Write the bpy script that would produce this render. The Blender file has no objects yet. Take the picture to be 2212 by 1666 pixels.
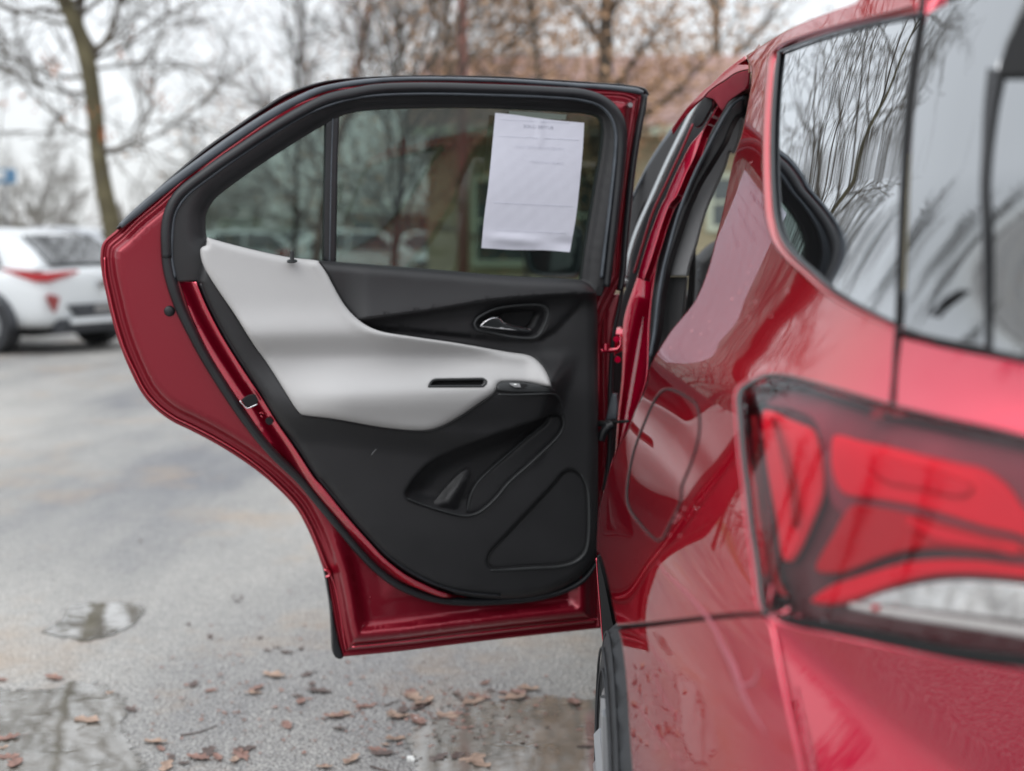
import bpy, bmesh, math, random
import numpy as np
from mathutils import Vector, Matrix, Euler
from mathutils.geometry import delaunay_2d_cdt

random.seed(7)
rng = np.random.default_rng(7)
R = math.radians
scene = bpy.context.scene
COL = scene.collection

# ------------------------------------------------------------------ camera
F_PX = 2945.0                 # focal length in units of a 2212 px wide picture
CX, CY = 1106.0, 833.0
HORIZON, VPX, CAM_H = 515.0, 1173.0, 1.30
PITCH = math.atan((CY - HORIZON) / F_PX)
YAW = math.atan((VPX - CX) / F_PX * math.cos(PITCH))
cam_data = bpy.data.cameras.new('camera')
cam = bpy.data.objects.new('camera', cam_data)
COL.objects.link(cam)
cam.location = (0, 0, CAM_H)
cam.rotation_euler = (math.pi / 2 - PITCH, 0, YAW)
cam_data.sensor_width = 36.0
cam_data.lens = F_PX / 2212.0 * 36.0
cam_data.clip_start = 0.05
cam_data.clip_end = 800
cam_data.dof.use_dof = True
cam_data.dof.focus_distance = 2.43
cam_data.dof.aperture_fstop = 2.6
scene.camera = cam
CM = cam.rotation_euler.to_matrix()
CMN = np.array(CM)

# ------------------------------------------------------------------ overcast sky and weak broad sun
world = bpy.data.worlds.new('World')
scene.world = world
world.use_nodes = True
wn = world.node_tree.nodes
wl = world.node_tree.links
wn.clear()
SUN_EL, SUN_AZ = R(48), R(215)
sky = wn.new('ShaderNodeTexSky'); sky.sky_type = 'NISHITA'; sky.sun_disc = False
sky.sun_elevation = SUN_EL; sky.sun_rotation = SUN_AZ
bg1 = wn.new('ShaderNodeBackground'); bg1.inputs[1].default_value = 0.05
hsv = wn.new('ShaderNodeHueSaturation'); hsv.inputs['Saturation'].default_value = 0.25
wl.new(sky.outputs[0], hsv.inputs['Color']); wl.new(hsv.outputs[0], bg1.inputs[0])
tc = wn.new('ShaderNodeTexCoord'); sep = wn.new('ShaderNodeSeparateXYZ')
wl.new(tc.outputs['Generated'], sep.inputs[0])
mr = wn.new('ShaderNodeMapRange')           # overcast sky: brighter towards the zenith
mr.inputs['From Min'].default_value = 0.0; mr.inputs['From Max'].default_value = 1.0
mr.inputs['To Min'].default_value = 0.50; mr.inputs['To Max'].default_value = 1.35
wl.new(sep.outputs['Z'], mr.inputs['Value'])
nz = wn.new('ShaderNodeTexNoise'); nz.inputs['Scale'].default_value = 3.0; nz.inputs['Detail'].default_value = 3
wl.new(tc.outputs['Generated'], nz.inputs['Vector'])
mr2 = wn.new('ShaderNodeMapRange'); mr2.inputs['To Min'].default_value = 0.90; mr2.inputs['To Max'].default_value = 1.10
wl.new(nz.outputs[0], mr2.inputs['Value'])
mu = wn.new('ShaderNodeMath'); mu.operation = 'MULTIPLY'
wl.new(mr.outputs[0], mu.inputs[0]); wl.new(mr2.outputs[0], mu.inputs[1])
bg2 = wn.new('ShaderNodeBackground'); bg2.inputs[0].default_value = (0.93, 0.965, 1.0, 1)
wl.new(mu.outputs[0], bg2.inputs[1])
add = wn.new('ShaderNodeAddShader'); out = wn.new('ShaderNodeOutputWorld')
wl.new(bg1.outputs[0], add.inputs[0]); wl.new(bg2.outputs[0], add.inputs[1]); wl.new(add.outputs[0], out.inputs[0])

sun_d = bpy.data.lights.new('sun', 'SUN'); sun_d.energy = 0.6; sun_d.angle = R(40); sun_d.color = (1, 0.97, 0.93)
sun = bpy.data.objects.new('sun', sun_d); COL.objects.link(sun)
sd = Vector((math.sin(SUN_AZ) * math.cos(SUN_EL), math.cos(SUN_AZ) * math.cos(SUN_EL), math.sin(SUN_EL)))
sun.rotation_euler = sd.to_track_quat('Z', 'Y').to_euler()
scene.view_settings.view_transform = 'Standard'
scene.view_settings.look = 'None'
scene.view_settings.exposure = 0.28
scene.view_settings.gamma = 1.0
scene.view_settings.use_curve_mapping = False
scene.render.engine = 'CYCLES'
scene.cycles.max_bounces = 10
scene.cycles.transparent_max_bounces = 16
scene.cycles.sample_clamp_indirect = 8
scene.cycles.caustics_reflective = False
scene.cycles.caustics_refractive = False
try:
    scene.cycles.use_denoising = True
except Exception:
    pass

# ------------------------------------------------------------------ materials
def mat(name):
    m = bpy.data.materials.new(name); m.use_nodes = True
    return m, m.node_tree.nodes, m.node_tree.links, m.node_tree.nodes['Principled BSDF']

def pbr(name, col, rough=0.5, metal=0.0, coat=0.0, coat_rough=0.03, spec=0.5, bump=None, var=None, rvar=None, coord='Object', ior=None, sub=None):
    """bump=(scale,strength,dist)  var=(scale,amount)"""
    m, n, l, b = mat(name)
    b.inputs['Base Color'].default_value = (*col, 1)
    b.inputs['Roughness'].default_value = rough
    b.inputs['Metallic'].default_value = metal
    b.inputs['Coat Weight'].default_value = coat
    b.inputs['Coat Roughness'].default_value = coat_rough
    b.inputs['Specular IOR Level'].default_value = spec
    if ior: b.inputs['IOR'].default_value = ior
    t = n.new('ShaderNodeTexCoord')
    if var:
        q = n.new('ShaderNodeTexNoise'); q.inputs['Scale'].default_value = var[0]; q.inputs['Detail'].default_value = 6
        l.new(t.outputs[coord], q.inputs['Vector'])
        mr = n.new('ShaderNodeMapRange'); mr.inputs['From Min'].default_value = 0.3; mr.inputs['From Max'].default_value = 0.7
        mr.inputs['To Min'].default_value = 1 - var[1]; mr.inputs['To Max'].default_value = 1 + var[1]
        l.new(q.outputs[0], mr.inputs['Value'])
        mx = n.new('ShaderNodeVectorMath'); mx.operation = 'SCALE'
        mx.inputs[0].default_value = col
        l.new(mr.outputs[0], mx.inputs['Scale']); l.new(mx.outputs[0], b.inputs['Base Color'])
    if rvar:
        q = n.new('ShaderNodeTexNoise'); q.inputs['Scale'].default_value = rvar[0]; q.inputs['Detail'].default_value = 4
        l.new(t.outputs[coord], q.inputs['Vector'])
        mr = n.new('ShaderNodeMapRange'); mr.inputs['To Min'].default_value = rough - rvar[1]; mr.inputs['To Max'].default_value = rough + rvar[1]
        l.new(q.outputs[0], mr.inputs['Value']); l.new(mr.outputs[0], b.inputs['Roughness'])
    if bump:
        q = n.new('ShaderNodeTexNoise'); q.inputs['Scale'].default_value = bump[0]; q.inputs['Detail'].default_value = 3
        l.new(t.outputs[coord], q.inputs['Vector'])
        bp = n.new('ShaderNodeBump'); bp.inputs['Strength'].default_value = bump[1]; bp.inputs['Distance'].default_value = bump[2]
        l.new(q.outputs[0], bp.inputs['Height']); l.new(bp.outputs[0], b.inputs['Normal'])
    return m

def glassy(name, tint, refl_ior=1.5, rough=0.0, boost=0.0):
    """thin sheet: straight-through tint plus a mirror reflection by Fresnel"""
    m, n, l, b = mat(name)
    n.remove(b)
    o = n['Material Output']
    t = n.new('ShaderNodeBsdfTransparent'); t.inputs[0].default_value = (*tint, 1)
    g = n.new('ShaderNodeBsdfGlossy'); g.inputs['Roughness'].default_value = rough
    f = n.new('ShaderNodeFresnel'); f.inputs[0].default_value = refl_ior
    mx = n.new('ShaderNodeMixShader')
    fa = n.new('ShaderNodeMath'); fa.operation = 'ADD'; fa.inputs[1].default_value = boost; fa.use_clamp = True
    l.new(f.outputs[0], fa.inputs[0]); g.inputs[0].default_value = (0.94, 0.97, 1.0, 1)
    l.new(fa.outputs[0], mx.inputs[0]); l.new(t.outputs[0], mx.inputs[1]); l.new(g.outputs[0], mx.inputs[2])
    l.new(mx.outputs[0], o.inputs[0])
    return m

def paint_material(name, base, deep):
    m, n, l, b = mat(name)
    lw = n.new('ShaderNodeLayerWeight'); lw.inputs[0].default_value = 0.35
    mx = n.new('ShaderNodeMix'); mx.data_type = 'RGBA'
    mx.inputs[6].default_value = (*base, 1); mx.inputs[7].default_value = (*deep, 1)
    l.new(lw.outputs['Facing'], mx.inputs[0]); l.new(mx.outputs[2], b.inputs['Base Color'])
    b.inputs['Metallic'].default_value = 0.85
    b.inputs['Specular Tint'].default_value = (1.0, 0.02, 0.07, 1)
    b.inputs['Specular IOR Level'].default_value = 0.2
    b.inputs['Roughness'].default_value = 0.30
    b.inputs['Coat Weight'].default_value = 1.0
    b.inputs['Coat Roughness'].default_value = 0.015
    b.inputs['Coat IOR'].default_value = 2.05
    t = n.new('ShaderNodeTexCoord')
    q = n.new('ShaderNodeTexNoise'); q.inputs['Scale'].default_value = 900; q.inputs['Detail'].default_value = 1
    l.new(t.outputs['Object'], q.inputs['Vector'])
    bp = n.new('ShaderNodeBump'); bp.inputs['Strength'].default_value = 0.0; bp.inputs['Distance'].default_value = 0.0004
    return m

M = {}
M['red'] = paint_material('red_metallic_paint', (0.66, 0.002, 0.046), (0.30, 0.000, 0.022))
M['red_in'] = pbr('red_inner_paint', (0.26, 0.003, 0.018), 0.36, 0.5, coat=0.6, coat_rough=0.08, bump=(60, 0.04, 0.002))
M['black'] = pbr('black_grained_plastic', (0.022, 0.022, 0.024), 0.52, bump=(900, 0.30, 0.0006), var=(7, 0.14), rvar=(14, 0.06))
M['black_up'] = pbr('charcoal_soft_plastic', (0.030, 0.032, 0.034), 0.50, bump=(800, 0.30, 0.0006), var=(6, 0.10))
M['rubber'] = pbr('black_rubber', (0.014, 0.015, 0.018), 0.42, bump=(300, 0.10, 0.0008), var=(20, 0.2))
M['rubber_grey'] = pbr('sheen_grey_rubber', (0.085, 0.098, 0.115), 0.32, bump=(200, 0.10, 0.0008), var=(25, 0.2))  # grey raised to carry the sky sheen of the wet moulding
M['gloss_black'] = pbr('gloss_black_trim', (0.012, 0.012, 0.014), 0.12, coat=1.0)
M['vinyl'] = pbr('light_grey_vinyl', (0.50, 0.492, 0.492), 0.50, bump=(650, 0.38, 0.0010), var=(4, 0.045))
M['vinyl_dark'] = pbr('mid_grey_pillar_trim', (0.30, 0.30, 0.31), 0.6, bump=(700, 0.2, 0.0006))
M['chrome'] = pbr('chrome', (0.75, 0.76, 0.78), 0.06, 1.0)
M['satin'] = pbr('satin_metal_strip', (0.50, 0.52, 0.53), 0.25, 0.85)
M['steel'] = pbr('zinc_steel', (0.35, 0.35, 0.36), 0.35, 0.9)
M['dark'] = pbr('dark_void', (0.006, 0.006, 0.007), 0.8)
M['paper'] = pbr('white_paper', (0.72, 0.72, 0.82), 0.85, bump=(30, 0.10, 0.002), var=(9, 0.02))
M['ink'] = pbr('show_through_ink', (0.42, 0.42, 0.50), 0.9)
M['ink_faint'] = pbr('faint_show_through_ink', (0.67, 0.67, 0.765), 0.9)
M['tape'] = pbr('pale_green_film', (0.24, 0.28, 0.24), 0.4)
M['door_glass'] = glassy('tinted_door_glass', (0.46, 0.52, 0.49), 1.45)
M['quarter_glass'] = glassy('dark_privacy_glass', (0.035, 0.045, 0.045), 1.6, 0.0, 0.40)
M['dark_glass'] = glassy('black_backed_glass', (0.0, 0.0, 0.0), 1.6, 0.01, 0.32)
M['lens'] = glassy('clear_lamp_lens', (1.0, 0.98, 0.98), 1.45, 0.02)
M['lens_red'] = pbr('red_lamp_plastic', (1.0, 0.004, 0.03), 0.5, spec=0.15)
M['lens_smoke'] = pbr('smoky_red_lamp_plastic', (0.26, 0.03, 0.05), 0.4, spec=0.3, var=(9, .3))
M['reflex'] = pbr('dull_reflex_red', (0.30, 0.05, 0.05), 0.3)
M['lens_deep'] = pbr('deep_red_lamp_plastic', (0.62, 0.002, 0.015), 0.5, spec=0.15)
M['lens_dark'] = pbr('smoked_lamp_housing', (0.10, 0.012, 0.018), 0.3)
M['reflector'] = pbr('lamp_reflector_chrome', (0.62, 0.64, 0.64), 0.18, 0.8, var=(60, 0.3))
M['lamp_white'] = pbr('white_lamp_bar', (0.92, 0.93, 0.91), 0.3)
M['tyre'] = pbr('tyre_rubber', (0.030, 0.032, 0.036), 0.65, bump=(150, 0.3, 0.002), var=(30, 0.25))
M['rim'] = pbr('silver_alloy', (0.40, 0.41, 0.43), 0.3, 0.85)
M['white_paint'] = pbr('white_car_paint', (0.74, 0.77, 0.79), 0.35, coat=0.7)
M['silver_paint'] = pbr('silver_car_paint', (0.42, 0.44, 0.47), 0.35, 0.3, coat=0.7)
M['car_glass'] = pbr('car_window_glass', (0.045, 0.05, 0.055), 0.06, coat=1.0)
M['car_dark'] = pbr('dark_bumper_plastic', (0.035, 0.038, 0.045), 0.5)
M['car_red'] = pbr('tail_lamp_red', (0.55, 0.02, 0.03), 0.2, coat=1.0)
M['maroon_paint'] = pbr('dull_red_car_paint', (0.35, 0.03, 0.03), 0.3, coat=1.0)
M['bark'] = pbr('grey_brown_bark', (0.135, 0.115, 0.092), 0.9, bump=(25, 0.7, 0.02), var=(5, 0.35))
M['bark_olive'] = pbr('mossy_olive_bark', (0.125, 0.108, 0.062), 0.9, bump=(25, 0.7, 0.02), var=(3, 0.35))
M['bark_dark'] = pbr('dark_wet_bark', (0.075, 0.064, 0.052), 0.9, bump=(25, 0.6, 0.02), var=(5, 0.3))
M['bark_red'] = pbr('reddish_bark', (0.16, 0.085, 0.062), 0.9, bump=(25, 0.6, 0.02), var=(5, 0.3))
M['leaf_a'] = pbr('dry_orange_brown_leaf', (0.47, 0.29, 0.17), 0.8, var=(3, 0.4))
M['leaf_b'] = pbr('rust_leaf', (0.46, 0.18, 0.07), 0.8, var=(3, 0.4))
M['leaf_c'] = pbr('olive_needles', (0.11, 0.085, 0.035), 0.85, var=(3, 0.4))
M['fallen_a'] = pbr('fallen_leaf_tan', (0.36, 0.25, 0.19), 0.7, var=(30, 0.35), bump=(60, 0.5, 0.003))
M['fallen_b'] = pbr('fallen_leaf_russet', (0.26, 0.145, 0.115), 0.6, var=(30, 0.35), bump=(60, 0.5, 0.003))
M['fallen_c'] = pbr('fallen_leaf_dark_wet', (0.10, 0.065, 0.055), 0.45, var=(30, 0.35), bump=(60, 0.5, 0.003))
M['siding'] = pbr('cream_yellow_siding', (0.42, 0.37, 0.24), 0.7, var=(2, 0.08))
M['siding_trim'] = pbr('pale_green_window_trim', (0.58, 0.64, 0.50), 0.5)
M['pane'] = pbr('house_window_pane', (0.06, 0.085, 0.09), 0.08, coat=1.0)
M['shingle'] = pbr('pinkish_roof_shingle', (0.42, 0.28, 0.25), 0.85, var=(1.3, 0.10))
M['building_white'] = pbr('white_metal_building', (0.55, 0.56, 0.55), 0.6)
M['building_brown'] = pbr('brown_brick_wall', (0.16, 0.10, 0.085), 0.8, var=(3, 0.2))
M['pole'] = pbr('reddish_wooden_pole', (0.23, 0.105, 0.085), 0.8, var=(3, 0.2))
M['sign_blue'] = pbr('blue_sign_face', (0.10, 0.22, 0.36), 0.4)
M['sign_white'] = pbr('pale_sign_face', (0.7, 0.72, 0.72), 0.4)
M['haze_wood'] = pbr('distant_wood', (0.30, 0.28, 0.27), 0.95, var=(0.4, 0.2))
M['grass'] = pbr('winter_grass', (0.15, 0.16, 0.08), 0.9, var=(1.5, 0.3))
M['water_drop'] = pbr('water_drop', (0.50, 0.16, 0.18), 0.03, coat=1.0)

def ground_material():
    m, n, l, b = mat('wet_worn_asphalt')
    t = n.new('ShaderNodeTexCoord')
    def noise(sc, det=5, rough=0.55, stretch=None):
        q = n.new('ShaderNodeTexNoise'); q.inputs['Scale'].default_value = sc; q.inputs['Detail'].default_value = det
        q.inputs['Roughness'].default_value = rough
        if stretch:
            mp = n.new('ShaderNodeMapping'); mp.inputs['Scale'].default_value = stretch
            l.new(t.outputs['Object'], mp.inputs[0]); l.new(mp.outputs[0], q.inputs['Vector'])
        else:
            l.new(t.outputs['Object'], q.inputs['Vector'])
        return q.outputs[0]
    def ramp(src, stops):
        r = n.new('ShaderNodeValToRGB'); e = r.color_ramp.elements
        e[0].position, e[0].color = stops[0][0], (*stops[0][1], 1)
        e[1].position, e[1].color = stops[-1][0], (*stops[-1][1], 1)
        for p, c in stops[1:-1]:
            k = e.new(p); k.color = (*c, 1)
        l.new(src, r.inputs[0]); return r.outputs[0]
    def mix(f, a, c, mode='MIX'):
        x = n.new('ShaderNodeMix'); x.data_type = 'RGBA'; x.blend_type = mode
        if isinstance(f, float): x.inputs[0].default_value = f
        else: l.new(f, x.inputs[0])
        l.new(a, x.inputs[6]); l.new(c, x.inputs[7]); return x.outputs[2]
    big = ramp(noise(0.55, 6, 0.6, (1, 0.35, 1)), [(0.36, (0.20, 0.205, 0.22)), (0.46, (0.31, 0.308, 0.302)), (0.54, (0.385, 0.378, 0.362)), (0.66, (0.50, 0.487, 0.46))])
    fine = ramp(noise(95, 4, 0.75), [(0.36, (0.38, 0.37, 0.37)), (0.5, (0.97, 0.97, 0.97)), (0.64, (1.62, 1.6, 1.56))])
    mid = ramp(noise(22, 5, 0.65), [(0.3, (0.82, 0.82, 0.83)), (0.7, (1.14, 1.13, 1.12))])
    c = mix(1.0, big, fine, 'MULTIPLY'); c = mix(1.0, c, mid, 'MULTIPLY')
    brown = n.new('ShaderNodeRGB'); brown.outputs[0].default_value = (0.42, 0.30, 0.20, 1)
    msk = ramp(noise(0.9, 6, 0.7), [(0.52, (0, 0, 0)), (0.68, (0.6, 0.6, 0.6))])
    c = mix(msk, c, brown.outputs[0])
    l.new(c, b.inputs['Base Color'])
    rr = ramp(noise(0.8, 5, 0.6, (1, 0.4, 1)), [(0.38, (0.42, 0.42, 0.42)), (0.62, (0.75, 0.75, 0.75))])
    l.new(rr, b.inputs['Roughness'])
    vor = n.new('ShaderNodeTexVoronoi'); vor.inputs['Scale'].default_value = 110
    l.new(t.outputs['Object'], vor.inputs['Vector'])
    bp = n.new('ShaderNodeBump'); bp.inputs['Strength'].default_value = 1.0; bp.inputs['Distance'].default_value = 0.006
    l.new(vor.outputs['Distance'], bp.inputs['Height'])
    bp2 = n.new('ShaderNodeBump'); bp2.inputs['Strength'].default_value = 0.5; bp2.inputs['Distance'].default_value = 0.003
    l.new(noise(300, 2), bp2.inputs['Height']); l.new(bp.outputs[0], bp2.inputs['Normal'])
    l.new(bp2.outputs[0], b.inputs['Normal'])
    return m
M['asphalt'] = ground_material()

def puddle_material():
    m, n, l, b = mat('shallow_puddle_water')
    t = n.new('ShaderNodeTexCoord')
    at_ = n.new('ShaderNodeAttribute'); at_.attribute_name = 'depth'
    qe = n.new('ShaderNodeTexNoise'); qe.inputs['Scale'].default_value = 28; qe.inputs['Detail'].default_value = 5; qe.inputs['Roughness'].default_value = .7
    l.new(t.outputs['Object'], qe.inputs['Vector'])
    ad = n.new('ShaderNodeMath'); ad.operation = 'ADD'; l.new(at_.outputs['Fac'], ad.inputs[0]); l.new(qe.outputs[0], ad.inputs[1])
    me_ = n.new('ShaderNodeMapRange'); me_.inputs['From Min'].default_value = .78; me_.inputs['From Max'].default_value = .90
    l.new(ad.outputs[0], me_.inputs['Value']); l.new(me_.outputs[0], b.inputs['Alpha'])
    q = n.new('ShaderNodeTexNoise'); q.inputs['Scale'].default_value = 7; q.inputs['Detail'].default_value = 6
    l.new(t.outputs['Object'], q.inputs['Vector'])
    r = n.new('ShaderNodeValToRGB'); e = r.color_ramp.elements
    e[0].position, e[0].color = 0.3, (0.14, 0.13, 0.11, 1); e[1].position, e[1].color = 0.7, (0.26, 0.245, 0.22, 1)
    l.new(q.outputs[0], r.inputs[0]); l.new(r.outputs[0], b.inputs['Base Color'])
    b.inputs['Roughness'].default_value = 0.03
    b.inputs['IOR'].default_value = 1.33
    b.inputs['Coat Weight'].default_value = 1.0; b.inputs['Coat Roughness'].default_value = 0.0
    b.inputs['Coat IOR'].default_value = 2.0
    q2 = n.new('ShaderNodeTexNoise'); q2.inputs['Scale'].default_value = 9; q2.inputs['Detail'].default_value = 1
    l.new(t.outputs['Object'], q2.inputs['Vector'])
    bp = n.new('ShaderNodeBump'); bp.inputs['Strength'].default_value = 0.05; bp.inputs['Distance'].default_value = 0.01
    l.new(q2.outputs[0], bp.inputs['Height']); l.new(bp.outputs[0], b.inputs['Coat Normal'])
    return m
M['puddle'] = puddle_material()

# ------------------------------------------------------------------ object helpers
def link(name, me, m=None, parent=None):
    o = bpy.data.objects.new(name, me)
    COL.objects.link(o)
    if m is not None and me is not None and len(me.materials) == 0: me.materials.append(m)
    if parent is not None:
        o.parent = parent
        if parent.type == 'EMPTY':
            o.matrix_parent_inverse = Matrix.Translation(-parent.location)
    return o

def tag(o, label=None, cat=None, group=None, kind=None):
    if label: o['label'] = label
    if cat: o['category'] = cat
    if group: o['group'] = group
    if kind: o['kind'] = kind
    return o

def empty(name, loc=(0, 0, 0)):
    o = bpy.data.objects.new(name, None); COL.objects.link(o); o.location = loc
    o.empty_display_size = 0.1
    return o

def mesh(name, verts, faces, smooth=True, m=None, parent=None):
    me = bpy.data.meshes.new(name)
    me.from_pydata([tuple(v) for v in verts], [], [tuple(f) for f in faces])
    me.update()
    if smooth:
        me.polygons.foreach_set('use_smooth', [True] * len(me.polygons))
    return link(name, me, m, parent)

class MB:
    """collects simple solids into one mesh"""
    def __init__(s): s.v = []; s.f = []
    def add(s, V, Fc):
        k = len(s.v); s.v += [tuple(x) for x in V]; s.f += [tuple(i + k for i in f) for f in Fc]
    def box(s, c, size, rot=None):
        V = []
        for x in (-.5, .5):
            for y in (-.5, .5):
                for z in (-.5, .5):
                    p = Vector((x * size[0], y * size[1], z * size[2]))
                    if rot is not None: p = rot @ p
                    V.append(p + Vector(c))
        s.add(V, [(0, 1, 3, 2), (4, 6, 7, 5), (0, 4, 5, 1), (2, 3, 7, 6), (0, 2, 6, 4), (1, 5, 7, 3)])
    def tube(s, pts, rad, n=8, cap=True):
        pts = [Vector(p) for p in pts]
        if not hasattr(rad, '__len__'): rad = [rad] * len(pts)
        V = []; prev = None
        for i, p in enumerate(pts):
            a = pts[max(0, i - 1)]; b = pts[min(len(pts) - 1, i + 1)]
            t = (b - a)
            if t.length < 1e-9: t = Vector((0, 0, 1))
            t.normalize()
            if prev is None:
                up = Vector((0, 0, 1)) if abs(t.z) < .9 else Vector((1, 0, 0))
                x = t.cross(up).normalized()
            else:
                x = (prev - t * prev.dot(t))
                x = x.normalized() if x.length > 1e-6 else t.orthogonal().normalized()
            prev = x; y = t.cross(x)
            for k in range(n):
                a_ = 2 * math.pi * k / n
                V.append(p + (x * math.cos(a_) + y * math.sin(a_)) * rad[i])
        Fc = []
        for i in range(len(pts) - 1):
            for k in range(n):
                k2 = (k + 1) % n
                Fc.append((i * n + k, i * n + k2, (i + 1) * n + k2, (i + 1) * n + k))
        if cap:
            Fc.append(tuple(range(n - 1, -1, -1))); Fc.append(tuple((len(pts) - 1) * n + k for k in range(n)))
        s.add(V, Fc)
    def disc_cyl(s, c, axis, r, h, n=24, r2=None):
        axis = Vector(axis).normalized()
        s.tube([Vector(c), Vector(c) + axis * h], [r, r if r2 is None else r2], n)
    def build(s, name, m, parent=None, smooth=False, bevel=0, sub=0, auto=None):
        me = bpy.data.meshes.new(name); me.from_pydata(s.v, [], s.f); me.update()
        if smooth: me.polygons.foreach_set('use_smooth', [True] * len(me.polygons))
        if auto is not None:
            bm = bmesh.new(); bm.from_mesh(me)
            for e in bm.edges:
                if len(e.link_faces) == 2 and e.calc_face_angle(0) > auto: e.smooth = False
            bm.to_mesh(me); bm.free()
        o = link(name, me, m, parent)
        if bevel:
            b = o.modifiers.new('bevel', 'BEVEL'); b.width = bevel; b.segments = 3; b.limit_method = 'ANGLE'
        if sub:
            b = o.modifiers.new('sub', 'SUBSURF'); b.levels = sub; b.render_levels = sub
        return o

# ------------------------------------------------------------------ sight lines and the surfaces they meet
def ray(u, v):
    """direction (dx, 1, dz) of the sight line through photograph point (u, v)"""
    u = np.asarray(u, float); v = np.asarray(v, float)
    d = np.stack([(u - CX) / F_PX, (CY - v) / F_PX, -np.ones_like(u)], -1) @ CMN.T
    return d / d[..., 1:2]

# rear door: a nearly flat panel standing open, hinged at the B-pillar
DOOR_A = R(17.3)
HX, HY = 0.134, 3.10
DT = np.array([-math.cos(DOOR_A), -math.sin(DOOR_A), 0.0])
DN = np.array([math.sin(DOOR_A), -math.cos(DOOR_A), 0.0])      # towards the cabin side of the door
DO = np.array([HX, HY, 0.0])
def surf_door(u, v, h):
    """point on the door at height h (m) over its outer skin"""
    d = ray(u, v); h = np.asarray(h, float)
    num = (DO + DN * h[..., None] - np.array([0, 0, CAM_H])) @ DN if h.ndim else (DO + DN * h - np.array([0, 0, CAM_H])) @ DN
    t = num / (d @ DN)
    return d * t[..., None] + np.array([0, 0, CAM_H])
surf_door.back = lambda P, N, t: P - DN * t

def spl(xs, ys):
    """monotone cubic (pchip)"""
    xs = np.array(xs, float); ys = np.array(ys, float)
    h = np.diff(xs); dl = np.diff(ys) / h
    m_ = np.zeros_like(ys); m_[0] = dl[0]; m_[-1] = dl[-1]
    for i in range(1, len(xs) - 1):
        if dl[i - 1] * dl[i] > 0:
            w1 = 2 * h[i] + h[i - 1]; w2 = h[i] + 2 * h[i - 1]
            m_[i] = (w1 + w2) / (w1 / dl[i - 1] + w2 / dl[i])
    def f(x):
        x = np.asarray(x, float); i = np.clip(np.searchsorted(xs, x) - 1, 0, len(xs) - 2)
        t = (x - xs[i]) / h[i]; tc = np.clip(t, 0, 1)
        v = ((1 + 2 * tc) * (1 - tc) ** 2 * ys[i] + tc * (1 - tc) ** 2 * h[i] * m_[i] + tc * tc * (3 - 2 * tc) * ys[i + 1] + tc * tc * (tc - 1) * h[i] * m_[i + 1])
        v = np.where(t < 0, ys[0] + m_[0] * (x - xs[0]), v)
        return np.where(t > 1, ys[-1] + m_[-1] * (x - xs[-1]), v)
    return f

# left flank of the car: x = S(z) + T(y)
S_raw = spl([0.30, 0.45, 0.60, 0.72, 0.82, 0.90, 1.00, 1.08, 1.122, 1.132, 1.17, 1.22, 1.28, 1.36, 1.45, 1.55, 1.60, 1.66],
          [0.135, 0.105, 0.085, 0.079, 0.080, 0.089, 0.112, 0.135, 0.149, 0.154, 0.186, 0.222, 0.252, 0.281, 0.307, 0.335, 0.350, 0.375])
T_raw = spl([0.93, 0.955, 1.00, 1.05, 1.10, 1.17, 1.27, 1.40, 1.60, 1.80, 2.00, 2.40, 3.2],
          [1.30, 0.85, 0.55, 0.38, 0.275, 0.185, 0.120, 0.078, 0.040, 0.017, 0.0, -0.014, -0.025])
def table(f, lo, hi, sig, n=3000):
    xs = np.linspace(lo, hi, n); ys = f(xs); st = (hi - lo) / (n - 1); k = int(sig * 3 / st)
    w = np.exp(-.5 * (np.arange(-k, k + 1) * st / sig) ** 2); w /= w.sum()
    for _ in range(2):
        pad = np.concatenate([ys[0] + (ys[1] - ys[0]) * np.arange(-k, 0), ys, ys[-1] + (ys[-1] - ys[-2]) * np.arange(1, k + 1)]); ys = np.convolve(pad, w, 'valid')
    def g(x):
        x = np.asarray(x, float); t = (x - lo) / st; i = np.clip(np.floor(t).astype(int), 0, n - 2); a = t - i
        return ys[i] * (1 - a) + ys[i + 1] * a
    return g
S_z = table(S_raw, .2, 1.75, .004); T_y = table(T_raw, .90, 3.3, .018)
T_up = table(spl([0.93, 1.00, 1.10, 1.20, 1.30, 1.45, 1.60, 1.80, 2.00, 2.40, 3.2], [0.235, 0.185, 0.132, 0.098, 0.075, 0.052, 0.034, 0.015, 0.0, -0.014, -0.025]), .90, 3.3, .03)
def X_body(y, z):
    w = sstep(1.12, 1.36, z)
    return S_z(z) + T_y(y) * (1 - w) + T_up(y) * w
def X_bumper_rear(y, z):        # rear face of the bumper, right of the corner crease
    s = z - (0.94 - (1.268 - y) * 2.0)
    return 0.214 + (1.27 - y) * 2.3 + (0.2 * s - 0.65 * np.sqrt(s * s + 0.00015)) + np.clip(1.27 - y, 0, 1) ** 2 * 5
def X_wheelarch(y, z): return X_body(y, z) - 0.004 + 0.10 * np.clip(0.86 - z, 0, 1) * 0

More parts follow.
